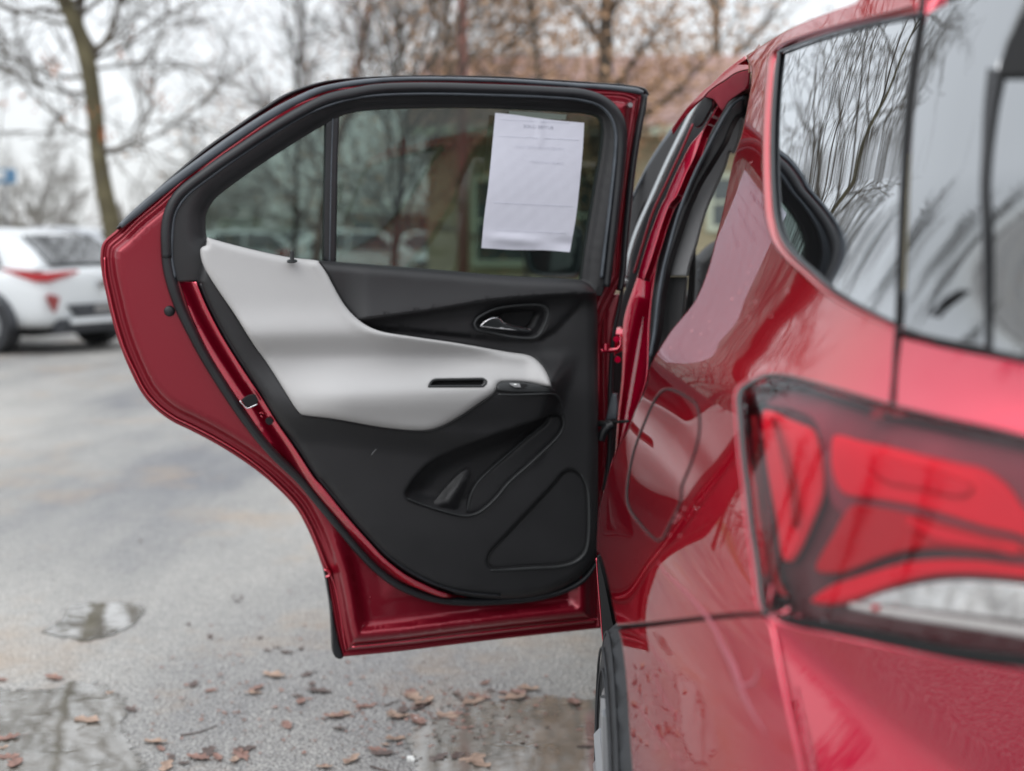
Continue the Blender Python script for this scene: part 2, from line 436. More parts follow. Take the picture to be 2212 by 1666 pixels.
def surf_body(Xf, lo=0.93, hi=3.0):
    def f(u, v, h=0.0):
        d = ray(u, v)
        a = np.full(d.shape[:-1], lo); b = np.full(d.shape[:-1], hi)
        # first crossing by marching, then bisection
        ys = np.linspace(lo, hi, 140)
        g_prev = Xf(ys[0], CAM_H + d[..., 2] * ys[0]) - d[..., 0] * ys[0]
        found = np.zeros(d.shape[:-1], bool)
        for k in range(1, len(ys)):
            g = Xf(ys[k], CAM_H + d[..., 2] * ys[k]) - d[..., 0] * ys[k]
            hit = (~found) & (g <= 0)
            a = np.where(hit, ys[k - 1], a); b = np.where(hit, ys[k], b); found |= hit
        for _ in range(30):
            mid = (a + b) / 2
            g = Xf(mid, CAM_H + d[..., 2] * mid) - d[..., 0] * mid
            a = np.where(g > 0, mid, a); b = np.where(g > 0, b, mid)
        y = (a + b) / 2
        P = d * y[..., None] + np.array([0, 0, CAM_H])
        e = 1e-4
        nx = -np.ones_like(y)
        ny = (Xf(y + e, P[..., 2]) - Xf(y - e, P[..., 2])) / (2 * e)
        nzz = (Xf(y, P[..., 2] + e) - Xf(y, P[..., 2] - e)) / (2 * e)
        N = np.stack([nx, ny, nzz], -1); N /= np.linalg.norm(N, axis=-1, keepdims=True)
        h = np.broadcast_to(np.asarray(h, float), y.shape)
        if np.any(h != 0):          # the sight line meets the surface offset by h
            hx = h / np.abs(N[..., 0]); a = np.maximum(y - .25, .85); b = y + .25
            for _ in range(30):
                mid = (a + b) / 2
                g = Xf(mid, CAM_H + d[..., 2] * mid) - hx - d[..., 0] * mid
                a = np.where(g > 0, mid, a); b = np.where(g > 0, b, mid)
            P = d * ((a + b) / 2)[..., None] + np.array([0, 0, CAM_H])
        return P
    f.back = lambda P, N, t: P - N * t
    f.exact = True
    return f

def surf_plane(p0, n, lift=None):
    p0 = np.array(p0, float); n = np.array(n, float); n /= np.linalg.norm(n)
    def f(u, v, h=0.0):
        d = ray(u, v); h = np.asarray(h, float)
        t = ((p0 - np.array([0, 0, CAM_H])) @ n + h) / (d @ n)
        return d * t[..., None] + np.array([0, 0, CAM_H])
    f.back = lambda P, N, t: P - n * t
    return f

def smooth_loop(pts, sp=6.0, closed=True):
    """pts: (u,v) or (u,v,1) where 1 marks a corner.  Returns a dense centripetal Catmull-Rom polyline."""
    P = [np.array(p[:2], float) for p in pts]; C = [len(p) > 2 and bool(p[2]) for p in pts]
    n = len(P); outp = []
    segs = n if closed else n - 1
    for i in range(segs):
        p1, p2 = P[i], P[(i + 1) % n]
        if closed:
            p0, p3 = P[(i - 1) % n], P[(i + 2) % n]
        else:
            p0 = P[i - 1] if i > 0 else 2 * p1 - p2
            p3 = P[i + 2] if i + 2 < n else 2 * p2 - p1
        if C[i]: p0 = 2 * p1 - p2
        if C[(i + 1) % n]: p3 = 2 * p2 - p1
        L = np.linalg.norm(p2 - p1); k = max(1, int(round(L / sp)))
        t0 = 0; t1 = t0 + max(np.linalg.norm(p1 - p0), 1e-6) ** .5; t2 = t1 + max(L, 1e-6) ** .5; t3 = t2 + max(np.linalg.norm(p3 - p2), 1e-6) ** .5
        for j in range(k):
            t = t1 + (t2 - t1) * j / k
            A1 = (t1 - t) / (t1 - t0) * p0 + (t - t0) / (t1 - t0) * p1
            A2 = (t2 - t) / (t2 - t1) * p1 + (t - t1) / (t2 - t1) * p2
            A3 = (t3 - t) / (t3 - t2) * p2 + (t - t2) / (t3 - t2) * p3
            B1 = (t2 - t) / (t2 - t0) * A1 + (t - t0) / (t2 - t0) * A2
            B2 = (t3 - t) / (t3 - t1) * A2 + (t - t1) / (t3 - t1) * A3
            outp.append((t2 - t) / (t2 - t1) * B1 + (t - t1) / (t2 - t1) * B2)
    if not closed: outp.append(P[-1])
    return np.array(outp)

def inside(poly, pts):
    x, y = pts[:, 0], pts[:, 1]; res = np.zeros(len(pts), bool)
    n = len(poly)
    for i in range(n):
        x1, y1 = poly[i]; x2, y2 = poly[(i + 1) % n]
        if y1 == y2: continue
        c = ((y1 > y) != (y2 > y)) & (x < (x2 - x1) * (y - y1) / (y2 - y1) + x1)
        res ^= c
    return res

def dist_loop(poly, pts, closed=True):
    best = np.full(len(pts), 1e9)
    n = len(poly)
    for i in range(n if closed else n - 1):
        a = poly[i]; b = poly[(i + 1) % n]; ab = b - a; L2 = max(ab @ ab, 1e-9)
        t = np.clip(((pts - a) @ ab) / L2, 0, 1)
        dd = np.hypot(*(pts - (a + t[:, None] * ab)).T)
        best = np.minimum(best, dd)
    return best

def sstep(a, b, x):
    t = np.clip((np.asarray(x, float) - a) / (b - a), 0, 1); return t * t * (3 - 2 * t)

def relief(name, outline, surf, h=0.0, m=None, parent=None, sp=8.0, edge=(0, 0), hole_edge=None, thick=0.01, holes=(), osp=None, rings=(), skirt_holes=True, raw=False, backcap=True, pts=None):
    """A solid sheet whose front follows `surf` at height h(u,v,d), trimmed to the outline; edge=(width px, drop m) rounds its rim."""
    osp = osp or min(sp, 6.0)
    lo = np.array(outline, float)[:, :2] if raw else smooth_loop(outline, osp)
    hl = [np.array(hh, float)[:, :2] if raw else smooth_loop(hh, osp) for hh in holes]
    loops = [lo] + hl
    mn = lo.min(0); mx = lo.max(0)
    ys = np.arange(mn[1], mx[1], sp * .866); P = []
    for j, y in enumerate(ys):
        xs = np.arange(mn[0] + (sp / 2 if j % 2 else 0), mx[0], sp)
        P.append(np.stack([xs, np.full_like(xs, y)], 1))
    P = np.concatenate(P)
    def keep(P, tol):
        ok = inside(lo, P)
        for q in hl: ok &= ~inside(q, P)
        P = P[ok]
        if len(P) == 0: return P, np.zeros(0)
        d = np.min([dist_loop(q, P) for q in loops], 0)
        return P[d > tol], d[d > tol]
    ew = edge[0]
    ringd = list(rings) + ([ew * .12, ew * .35, ew * .65, ew] if ew else [])
    P, d = keep(P, max(sp * .55, 0))
    extra = []
    for rd in ringd:
        for q in loops:
            a = q; nx = np.roll(q, -1, 0) - np.roll(q, 1, 0)
            nr = np.stack([-nx[:, 1], nx[:, 0]], 1); nr /= np.maximum(np.linalg.norm(nr, axis=1, keepdims=True), 1e-9)
            for sgn in (1, -1):
                E = a + nr * rd * sgn
                E, dd = keep(E, rd * .93)
                extra.append(E)
    if extra:
        E = np.concatenate(extra)
        if len(E):
            # thin grid points too close to ring points
            if len(P):
                key = set(map(tuple, np.round(E / (sp * .45)).astype(int)))
                kp = np.array([tuple(k) not in key for k in np.round(P / (sp * .45)).astype(int)])
                P = P[kp]
            P = np.concatenate([P, E])
    if pts is not None:
        E, dd = keep(np.array(pts, float), 2.5)
        P = np.concatenate([P[[np.min(np.hypot(*(E - q).T)) > 2.5 for q in P]], E]) if len(E) else P
    nb = [len(q) for q in loops]
    allp = np.concatenate(loops + [P]) if len(P) else np.concatenate(loops)
    edges = []; k = 0
    for c in nb:
        edges += [(k + i, k + (i + 1) % c) for i in range(c)]; k += c
    res = delaunay_2d_cdt([Vector(p) for p in allp], edges, [], 0, 1e-4)
    V2 = np.array([tuple(p) for p in res[0]]); T = np.array([tuple(f) for f in res[2]], int).reshape(-1, 3)
    if len(T) == 0: raise Exception('EMPTY ' + name + str(lo[:5]) + str(allp.shape))
    cen = V2[T].mean(1); ok = inside(lo, cen)
    for q in hl: ok &= ~inside(q, cen)
    if len(T[ok]) == 0: raise Exception('EMPTY %s: %d verts %d tris out %s' % (name, len(V2), len(T), lo[:6]))
    T = T[ok]
    # consistent winding (counter-clockwise in picture = facing the viewer, v is down)
    ar = (V2[T[:, 1], 0] - V2[T[:, 0], 0]) * (V2[T[:, 2], 1] - V2[T[:, 0], 1]) - (V2[T[:, 2], 0] - V2[T[:, 0], 0]) * (V2[T[:, 1], 1] - V2[T[:, 0], 1])
    T[ar > 0] = T[ar > 0][:, ::-1]
    dall = dist_loop(lo, V2)
    dh = np.min([dist_loop(q, V2) for q in hl], 0) if hl else np.full(len(V2), 1e9)
    H = h(V2[:, 0], V2[:, 1], dall) if callable(h) else np.full(len(V2), float(h))
    H = np.broadcast_to(np.asarray(H, float), (len(V2),)).copy(); H0 = H.copy()
    if ew:
        r = np.clip(dall / ew, 0, 1); H = H - edge[1] * (1 - np.sqrt(np.maximum(0, 1 - (1 - r) ** 2)))
    if hole_edge:
        r = np.clip(dh / hole_edge[0], 0, 1); H = H - hole_edge[1] * (1 - np.sqrt(np.maximum(0, 1 - (1 - r) ** 2)))
    if getattr(surf, 'exact', False):
        e = 1.5; U, W_ = V2[:, 0], V2[:, 1]
        X = surf(U, W_, H0); z0 = np.full(len(V2), float(np.mean(H0)))
        A = surf(U + e, W_, z0) - surf(U - e, W_, z0); B = surf(U, W_ + e, z0) - surf(U, W_ - e, z0)
        NA = np.cross(B, A); NA /= np.maximum(np.linalg.norm(NA, axis=1, keepdims=True), 1e-12)
        NA *= np.sign(np.sum(NA * (np.array([0, 0, CAM_H]) - X), 1, keepdims=True))
        X = X + NA * (H - H0)[:, None]
    else:
        X = surf(V2[:, 0], V2[:, 1], H)
    # vertex normals for thickening
    N = np.zeros_like(X); fn = np.cross(X[T[:, 1]] - X[T[:, 0]], X[T[:, 2]] - X[T[:, 0]])
    for c in range(3): np.add.at(N, T[:, c], fn)
    N /= np.maximum(np.linalg.norm(N, axis=1, keepdims=True), 1e-12)
    # boundary edges
    from collections import Counter
    cnt = Counter(); 
    for t in T:
        for a, b in ((t[0], t[1]), (t[1], t[2]), (t[2], t[0])): cnt[(min(a, b), max(a, b))] += 1
    Vn = len(X); verts = list(X); faces = [tuple(t) for t in T]
    if thick:
        Bk = surf.back(X, N, thick)
        fr = {}; bk = {}
        for t in T:
            for a, b in ((t[0], t[1]), (t[1], t[2]), (t[2], t[0])):
                if cnt[(min(a, b), max(a, b))] == 1:
                    for q in (a, b):
                        if q not in fr:
                            fr[q] = len(verts); verts.append(X[q]); bk[q] = len(verts); verts.append(Bk[q])
                    faces.append((fr[b], fr[a], bk[a], bk[b]))
        if backcap:
            off = len(verts); verts += list(Bk)
            faces += [tuple(off + i for i in t[::-1]) for t in T]
    o = mesh(name, verts, faces, True, m, parent)
    if getattr(surf, 'exact', False):
        # curved body panels: normals from the surface itself, so that mirror images run clean
        big_ = np.full(len(V2), 9.0); k = np.clip(np.minimum(dall / ew if ew else big_, dh / hole_edge[0] if hole_edge else big_), 0, 1)[:, None]; k = (k > .97).astype(float)
        NN = N * (1 - k) + NA * k
        vn = np.zeros(len(verts) * 3, 'f'); o.data.vertices.foreach_get('normal', vn); vn = vn.reshape(-1, 3); vn[:Vn] = NN
        o.data.normals_split_custom_set_from_vertices([tuple(q) for q in vn])
    return o

def strip(name, path, surf, h, w, m, parent=None, depth=0.008, sp=7.0, n=10, closed=False, flat=1.0):
    """rounded strip swept along a traced path; w = width in photo px (number or one per path point), depth = rise in m"""
    wv = None
    if hasattr(w, '__len__'):
        pts3 = smooth_loop(path, sp, closed); 
        cum = np.r_[0, np.cumsum(np.hypot(*np.diff(np.array([p[:2] for p in path], float), axis=0).T))]
        cp = np.r_[0, np.cumsum(np.hypot(*np.diff(pts3, axis=0).T))]; cp = cp / cp[-1] * cum[-1]
        wv = np.interp(cp, cum, w)
    P = smooth_loop(path, sp, closed)
    if wv is None: wv = np.full(len(P), float(w))
    hv = h(P[:, 0], P[:, 1], None) if callable(h) else np.full(len(P), float(h))
    nx = (np.roll(P, -1, 0) - np.roll(P, 1, 0)) if closed else np.gradient(P, axis=0)
    nr = np.stack([-nx[:, 1], nx[:, 0]], 1); nr /= np.maximum(np.linalg.norm(nr, axis=1, keepdims=True), 1e-9)
    A = surf(P[:, 0], P[:, 1], hv)
    B = surf(P[:, 0] + nr[:, 0] * wv / 2, P[:, 1] + nr[:, 1] * wv / 2, hv)
    side = B - A
    tang = (np.roll(A, -1, 0) - np.roll(A, 1, 0)) if closed else np.gradient(A, axis=0)
    up = np.cross(tang, side); up /= np.maximum(np.linalg.norm(up, axis=1, keepdims=True), 1e-12)
    # towards the viewer
    view = np.array([0, 0, CAM_H]) - A
    up *= np.sign(np.sum(up * view, 1, keepdims=True))
    V = []; Fc = []
    for i in range(len(A)):
        for k in range(n):
            a = 2 * math.pi * k / n
            V.append(A[i] + side[i] * math.cos(a) + up[i] * depth * math.sin(a))
    L = len(A)
    for i in range(L if closed else L - 1):
        j = (i + 1) % L
        for k in range(n):
            k2 = (k + 1) % n
            Fc.append((i * n + k, i * n + k2, j * n + k2, j * n + k))
    if not closed:
        Fc.append(tuple(range(n))); Fc.append(tuple((L - 1) * n + k for k in range(n - 1, -1, -1)))
    o = mesh(name, V, Fc, True, m, parent)
    bm = bmesh.new(); bm.from_mesh(o.data); bmesh.ops.recalc_face_normals(bm, faces=bm.faces); bm.to_mesh(o.data); bm.free()
    return o
# ================================================================== THE SETTING
def G(u, v, z=0.0):
    """ground point under photograph point (u, v)"""
    d = ray(u, v); t = (z - CAM_H) / d[..., 2]
    return d * t[..., None] + np.array([0, 0, CAM_H])
def at(u, v, y):
    d = ray(u, v); return Vector(d * y + np.array([0, 0, CAM_H]))

def ground():
    # fine near the camera, coarse towards the horizon, with gentle dips
    ax = np.concatenate([-np.geomspace(400, 6, 14), np.linspace(-5, 5, 41), np.geomspace(6, 400, 14)])
    ay = np.concatenate([-np.geomspace(400, 3, 12), np.linspace(-2, 14, 65), np.geomspace(15, 500, 14)])
    V = [(x, y, 0.0) for y in ay for x in ax]; n = len(ax)
    Fc = [(j * n + i, j * n + i + 1, (j + 1) * n + i + 1, (j + 1) * n + i) for j in range(len(ay) - 1) for i in range(n - 1)]
    o = mesh('asphalt_ground', V, Fc, True, M['asphalt'])
    tag(o, kind='structure')
ground()

def puddle(pts, seed, z=0.004):
    r = random.Random(seed)
    L = smooth_loop(pts, 4.0)
    P = G(L[:, 0], L[:, 1], z)
    c = P.mean(0); V = []
    n = len(P)
    ph = [r.uniform(0, 6.28) for _ in range(6)]
    for i, p in enumerate(P):
        a = 2 * math.pi * i / n
        k = 1 + .03 * math.sin(5 * a + ph[0]) + .022 * math.sin(9 * a + ph[1]) + .012 * math.sin(17 * a + ph[2]) + .006 * math.sin(29 * a + ph[3])
        V.append(c + (p - c) * k)
    V = [Vector(x) for x in V]
    bm = bmesh.new(); lay = bm.verts.layers.float.new('depth'); rings = []
    for k_, dv in ((1.16, 0.0), (1.04, .30), (.93, .55), (.80, .85), (.45, 1.0)):
        rr_ = []
        for q in V:
            w = bm.verts.new((c[0] + (q.x - c[0]) * k_, c[1] + (q.y - c[1]) * k_, z)); w[lay] = dv; rr_.append(w)
        rings.append(rr_)
    cv = bm.verts.new((c[0], c[1], z)); cv[lay] = 1.0
    for a, b in zip(rings[:-1], rings[1:]):
        for i in range(n): bm.faces.new((a[i], a[(i + 1) % n], b[(i + 1) % n], b[i]))
    for i in range(n): bm.faces.new((rings[-1][i], rings[-1][(i + 1) % n], cv))
    bmesh.ops.recalc_face_normals(bm, faces=bm.faces)
    me = bpy.data.meshes.new('puddle'); bm.to_mesh(me); bm.free()
    o = link('puddle', me, M['puddle']); tag(o, kind='structure')
    if o.data.polygons[0].normal.z < 0: o.data.flip_normals()
puddle([(95, 1365), (130, 1340), (150, 1312), (200, 1303), (255, 1302), (305, 1312), (310, 1325), (285, 1345), (250, 1365), (205, 1380), (150, 1376)], 1)
puddle([(-60, 1500), (40, 1492), (120, 1485), (180, 1480), (235, 1490), (262, 1510), (270, 1540), (262, 1570), (285, 1620), (290, 1720), (200, 1760), (-80, 1760)], 3)
puddle([(900, 1600), (925, 1560), (985, 1540), (1030, 1522), (1120, 1515), (1200, 1512), (1290, 1508), (1380, 1520), (1420, 1600), (1420, 1740), (1180, 1760), (960, 1750), (905, 1680)], 4)

def grass_strip():
    V = [(-60, 44, .01), (60, 44, .01), (60, 47, .14), (-60, 47, .14), (60, 150, .16), (-60, 150, .16)]
    o = mesh('grass_verge', V, [(0, 1, 2, 3), (3, 2, 4, 5)], False, M['grass']); tag(o, kind='structure')
grass_strip()

# ------------------------------------------------------------------ trees
def grow(mb, p, d, L, r, lvl, maxl, rg, prm, tips):
    """one limb as a tube, then its own limbs"""
    n = 7 if lvl == 0 else (5 if lvl < maxl - 1 else 3)
    pts = [p.copy()]; rad = [r]; q = p.copy(); dd = d.normalized(); dirs = [dd.copy()]
    wob = prm['wob'] * (0.6 if lvl == 0 else 1)
    for i in range(n):
        dd = (dd + Vector((rg.gauss(0, wob), rg.gauss(0, wob), rg.gauss(0, wob) + prm['up'] * (1 if lvl else 0)))).normalized()
        q = q + dd * (L / n); pts.append(q.copy()); dirs.append(dd.copy())
        rad.append(max(r * (1 - (i + 1) / n * (0.55 if lvl == 0 else 0.75)), prm['rmin']))
    mb[0 if lvl == 0 else 1].tube(pts, rad, 10 if lvl == 0 else (6 if lvl == 1 else (4 if lvl == 2 else 3)), cap=lvl < 2)
    if lvl >= maxl:
        tips.append((pts[-1], dd)); tips.append((pts[len(pts) // 2], dd)); return
    k = prm['kids'][lvl]
    for j in range(k):
        t = prm['first'] if lvl == 0 else 0.18
        f = t + (1 - t) * (j + rg.random() * .8) / k
        i = min(int(f * n), n - 1); a = f * n - i
        bp = pts[i].lerp(pts[i + 1], a)
        ax = dirs[i].orthogonal().normalized(); ax.rotate(Matrix.Rotation(rg.uniform(0, 2 * math.pi) if lvl == 0 else j * 2.4 + rg.uniform(-.5, .5), 3, dirs[i]))
        nd = dirs[i].copy(); nd.rotate(Matrix.Rotation(R(rg.uniform(*prm['ang'])), 3, ax))
        rr = max((rad[i] * (1 - a) + rad[i + 1] * a) * rg.uniform(.42, .62), prm['rmin'])
        grow(mb, bp, nd, L * rg.uniform(*prm['len']) * (1 - .45 * (f if lvl == 0 else f * .6)), rr, lvl + 1, maxl, rg, prm, tips)
    # leader
    if lvl > 0: grow(mb, pts[-1], dirs[-1], L * .55, rad[-1], lvl + 1, maxl, rg, prm, tips)
    elif lvl == 0:
        for s in (-1, 1):
            nd = dirs[-1].copy(); nd.rotate(Euler((R(18 * s), R(20 * s), 0))); grow(mb, pts[-1], nd, L * .45, rad[-1] * .8, 1, maxl, rg, prm, tips)

def leaf_cloud(pts, size, rg, per=3, spread=.15):
    V = []; Fc = []
    for (p, d) in pts:
        for _ in range(per):
            c = p + Vector((rg.gauss(0, spread), rg.gauss(0, spread), rg.gauss(0, spread)))
            a = Vector((rg.gauss(0, 1), rg.gauss(0, 1), rg.gauss(0, 1))).normalized(); b = a.orthogonal().normalized(); b.rotate(Matrix.Rotation(rg.uniform(0, 6.3), 3, a))
            s = size * rg.uniform(.6, 1.4); k = len(V); c2 = a.cross(b)
            V += [c - b * s, c + c2 * s * .5 + a * s * .15, c + b * s, c - c2 * s * .5 + a * s * .15]
            Fc += [(k, k + 1, k + 2), (k, k + 2, k + 3)]
    return V, Fc

BASE = dict(wob=.10, up=.04, kids=[9, 6, 5, 4], ang=(28, 62), len=(.42, .62), first=.32, rmin=.006)
def tree(loc, h, r, seed, m, label, group=None, lean=(0, 0), maxl=3, leaves=None, name='bare_tree', **kw):
    rg = random.Random(seed); prm = dict(BASE); prm.update(kw)
    root = empty(name, (0, 0, 0)); mb = [MB(), MB()]; tips = []
    grow(mb, Vector((0, 0, -.05)), Vector((lean[0], lean[1], 1)), h * .62, r, 0, maxl, rg, prm, tips)
    # root flare
    mb[0].tube([(0, 0, -.1), (0, 0, .12), (lean[0] * .4, lean[1] * .4, .45)], [r * 1.5, r * 1.22, r * 1.02], 10)
    mb[0].build('trunk', m, root, smooth=True)
    mb[1].build('branches', m, root, smooth=True)
    if leaves:
        lm, size, per, frac, spread = leaves
        sel = [t for t in tips if rg.random() < frac]
        V, Fc = leaf_cloud(sel, size, rg, per, spread)
        o = mesh('leaves', V, Fc, False, lm, root); tag(o, kind='stuff')
    root.location = loc
    tag(root, label, 'tree', group)
    return root
def copy_thing(root, loc, rot=0, label=None, scale=1, group=None):
    c = root.copy(); COL.objects.link(c); c.location = loc; c.rotation_euler = (0, 0, rot); c.scale = (scale,) * 3
    if label: c['label'] = label
    if group: c['group'] = group
    for ch in list(root.children):
        k = ch.copy(); COL.objects.link(k); k.parent = c
        for g in ch.children:
            q = g.copy(); COL.objects.link(q); q.parent = k
    return c

# the near tree on the left: trunk traced, its limbs grown
def left_tree():
    y = 20.0; root = empty('bare_tree', (0, 0, 0)); rg = random.Random(11)
    base = at(278, 706, y); base.z = 0
    tr = [Vector((base.x, y, -.05)), at(262, 610, y), at(240, 480, y), at(225, 410, y), at(212, 330, y), at(205, 240, y), at(186, 120, y), at(160, 45, y), at(120, -40, y), at(70, -200, y), at(30, -420, y), at(20, -700, y)]
    rad = [.19, .15, .14, .128, .120, .118, .128, .118, .10, .07, .04, .015]
    loc = Vector((base.x, y, 0)); T = MB(); B = MB()
    tr = [p - loc for p in tr]
    sm = []; rs = []
    for i in range(len(tr) - 1):
        for k in range(4):
            t = k / 4; a = tr[max(i - 1, 0)]; b = tr[i]; c = tr[i + 1]; d = tr[min(i + 2, len(tr) - 1)]
            sm.append(0.5 * ((2 * b) + (c - a) * t + (2 * a - 5 * b + 4 * c - d) * t * t + (3 * b - a - 3 * c + d) * t ** 3)); rs.append(rad[i] * (1 - t) + rad[i + 1] * t)
    T.tube(sm, rs, 12); T.tube([Vector((0, 0, -.1)), Vector((0, 0, .15)), Vector((0, 0, .5))], [.29, .24, .19], 12)
    tips = []; prm = dict(BASE); prm.update(kids=[0, 6, 5, 3], wob=.13, rmin=.009, ang=(25, 60), len=(.42, .62))
    def limb(path, r0, r1, yy=None):
        P = [at(a, b, y + (c if len(q) > 2 else 0)) - loc for q in path for (a, b, c) in [(q[0], q[1], q[2] if len(q) > 2 else 0)]]
        Q = []
        for i in range(len(P) - 1):
            for k in range(4): Q.append(P[i].lerp(P[i + 1], k / 4) + Vector((rg.gauss(0, .01), 0, rg.gauss(0, .01))))
        Q.append(P[-1]); B.tube(Q, list(np.linspace(r0 * 1.4, r1 * 1.4, len(Q))), 7)
        for k in range(2, len(Q), 2):
            d = (Q[k] - Q[k - 1]).normalized(); nd = d.copy(); nd.rotate(Euler((rg.uniform(-1, 1), rg.uniform(-1, 1), rg.uniform(-1, 1))))
            grow([T, B], Q[k].copy(), nd, rg.uniform(.7, 1.6), max(r1, .013), 2, 3, rg, prm, tips)
    limb([(198, 118), (225, 95), (245, 55, .2), (258, 10, .4), (262, -60, .6)], .040, .022)
    limb([(205, 110), (170, 60), (178, 10, .3), (190, -60, .5)], .045, .03)
    limb([(216, 330), (260, 318, -.3), (300, 295, -.5), (325, 235, -.7), (335, 170, -.9)], .022, .009)
    limb([(228, 330), (280, 320), (340, 290, .5), (400, 250, .9), (470, 190, 1.3)], .020, .007)
    limb([(206, 205), (150, 200), (100, 190, -.4), (40, 160, -.8), (-30, 130, -1)], .022, .010)
    limb([(204, 170), (130, 165, .4), (60, 135, .9), (-20, 110, 1.2)], .024, .010)
    limb([(214, 300), (160, 280, .4), (90, 225, .8), (20, 150, 1.0), (-40, 120, 1.2)], .020, .009)
    limb([(150, 30), (90, 20, .2), (40, 30, .4), (-20, 10, .6)], .03, .012)
    limb([(206, 150), (260, 140, .5), (320, 130, .8), (400, 135, 1.1)], .018, .008)
    limb([(200, 130), (270, 100, .4), (340, 50, .8), (420, 0, 1.2)], .02, .009)
    limb([(120, -40), (200, -90), (300, -120), (420, -130)], .05, .012); limb([(110, -60), (20, -110), (-60, -130)], .04, .012)
    for k in range(26):
        t = 7 + k / 26 * 3.8; i = int(t); p = tr[i].lerp(tr[min(i + 1, len(tr) - 1)], t - i); a = k * 2.4
        grow([T, B], p, Vector((math.cos(a), math.sin(a), rg.uniform(.15, .7))), rg.uniform(1.8, 3.4), .035, 1, 3, rg, prm, tips)
    T.build('trunk', M['bark_olive'], root, smooth=True); B.build('branches', M['bark'], root, smooth=True)
    # a few leaves that still hang on
    cl = [(105, 130, 12), (118, 145, 7), (10, 226, 9), (155, 238, 7), (198, 232, 8), (202, 262, 6), (222, 290, 12), (236, 300, 8), (328, 190, 10), (320, 175, 7), (345, 215, 8), (352, 235, 5), (135, 150, 4), (275, 70, 6), (255, 105, 5), (65, 225, 4)]
    V = []; Fc = []
    for (u, v, n) in cl:
        a, b = leaf_cloud([(at(u, v, y - .1) - loc, Vector((0, 0, 1)))], .045, rg, n, .07)
        k = len(V); V += a; Fc += [tuple(i + k for i in f) for f in b]
    o = mesh('leaves', V, Fc, False, M['leaf_b'], root); tag(o, kind='stuff')
    root.location = loc
    tag(root, 'leaning mossy olive-brown tree trunk with a few orange leaves behind the white car', 'tree')
left_tree()

def px(u, y): return (u - VPX) / F_PX * y      # world x of a picture column at depth y
# trees standing in view
tree((px(1292, 18.5), 18.5, 0), 11, .145, 21, M['bark_dark'], 'tall dark-trunked tree full of brown leaves behind the open door', lean=(.0, 0),
     leaves=(M['leaf_a'], .046, 6, .85, .28), name='brown_leaved_tree', kids=[13, 6, 5, 3], first=.12, maxl=3, ang=(30, 60), len=(.22, .34))
tree((px(1130, 20.5), 20.5, 0), 10, .07, 22, M['bark'], 'broad brown-leaved tree left of the dark trunk, in front of the cream house', lean=(.05, 0),
     leaves=(M['leaf_a'], .048, 8, .9, .28), name='brown_leaved_tree', kids=[13, 6, 5, 3], first=.15, maxl=3, ang=(40, 85))
tree((px(925, 24), 24, 0), 10, .06, 23, M['bark'], 'rusty-leaved tree to the left of the wooden pole', lean=(-.04, 0),
     leaves=(M['leaf_a'], .045, 6, .8, .25), name='brown_leaved_tree', kids=[12, 6, 5, 3], first=.2, maxl=3, ang=(35, 75))
tree((px(688, 26), 26, 0), 11, .10, 24, M['bark_red'], 'bare reddish-trunked tree above the top left corner of the open door', maxl=3,
     leaves=(M['leaf_a'], .034, 2, .35, .2), kids=[11, 6, 5, 3], first=.2)
tree((px(870, 12.5), 12.5, 0), 4.6, .050, 25, M['bark_dark'], 'slender forked young tree seen through the door window', maxl=3, first=.42, kids=[10, 6, 5, 3], ang=(22, 50), rmin=.005, len=(.5, .75))
tree((px(630, 22), 22, 0), 6.5, .06, 26, M['bark_dark'], 'thin bare tree seen through the small quarter pane of the door', maxl=3, kids=[9, 5, 5, 3])
tree((px(1580, 30), 30, 0), 13, .16, 27, M['bark'], 'bare tree rising over the pink roof beside the red car roof', maxl=3, kids=[10, 6, 5, 3],
     leaves=(M['leaf_c'], .05, 2, .3, .2))
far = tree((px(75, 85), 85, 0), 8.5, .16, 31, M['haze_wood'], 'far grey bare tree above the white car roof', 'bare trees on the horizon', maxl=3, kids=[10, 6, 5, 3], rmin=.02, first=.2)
fl = ['far bare tree left of the leaning mossy trunk', 'far bare tree just right of the leaning mossy trunk', 'far bare tree between the leaning trunk and the door corner',
      'far bare tree seen low through the small quarter pane', 'far bare tree beside the white building in the door window', 'far bare tree at the left edge of the picture',
      'far bare tree above the blurred parked cars in the window', 'tallest far bare tree above the sloping door frame']
for i, (u, y, s) in enumerate([(130, 92, .8), (330, 88, .7), (395, 96, .75), (560, 80, .8), (800, 80, 1.0), (-20, 80, .8), (500, 95, .9), (460, 76, .9)]):
    copy_thing(far, (px(u, y), y, 0), i * 1.3, fl[i], s)
# trees of the lot's left side and behind the camera: the car's glass and paint mirror them
BIG = [(-19, 13, 1.1, .80, 'bare tree left of the lot, second from the white car, mirrored in the car glass'), (-26, 34, 2.3, .95, 'bare tree far left of the lot behind the white car'), (-27, 22, 3.2, 1.0, 'bare tree on the far left side of the lot'),
       (-18, 3, 4.1, .85, 'bare tree level with the red car on the left side of the lot'), (-12, -16, 5.0, .95, 'bare tree behind the camera on the left'), (4, -24, .6, 1.0, 'bare tree straight behind the camera'),
       (18, -18, 1.9, 1.0, 'bare tree behind the camera on the right'), (15, 38, 2.8, 1.2, 'bare tree behind the right end of the cream house'), (-22, -6, 3.5, .95, 'bare tree on the left side behind the camera')]
big = tree((-17, 24, 0), 9.5, .17, 41, M['bark_dark'], 'bare tree left of the white car, mirrored in the rear side glass', 'bare trees round the lot', maxl=4, kids=[11, 6, 4, 3], rmin=.008, ang=(22, 50), up=.05, first=.22)
for i, (x, y, a, s, lb) in enumerate(BIG):
    copy_thing(big, (x, y, 0), a, lb, s)

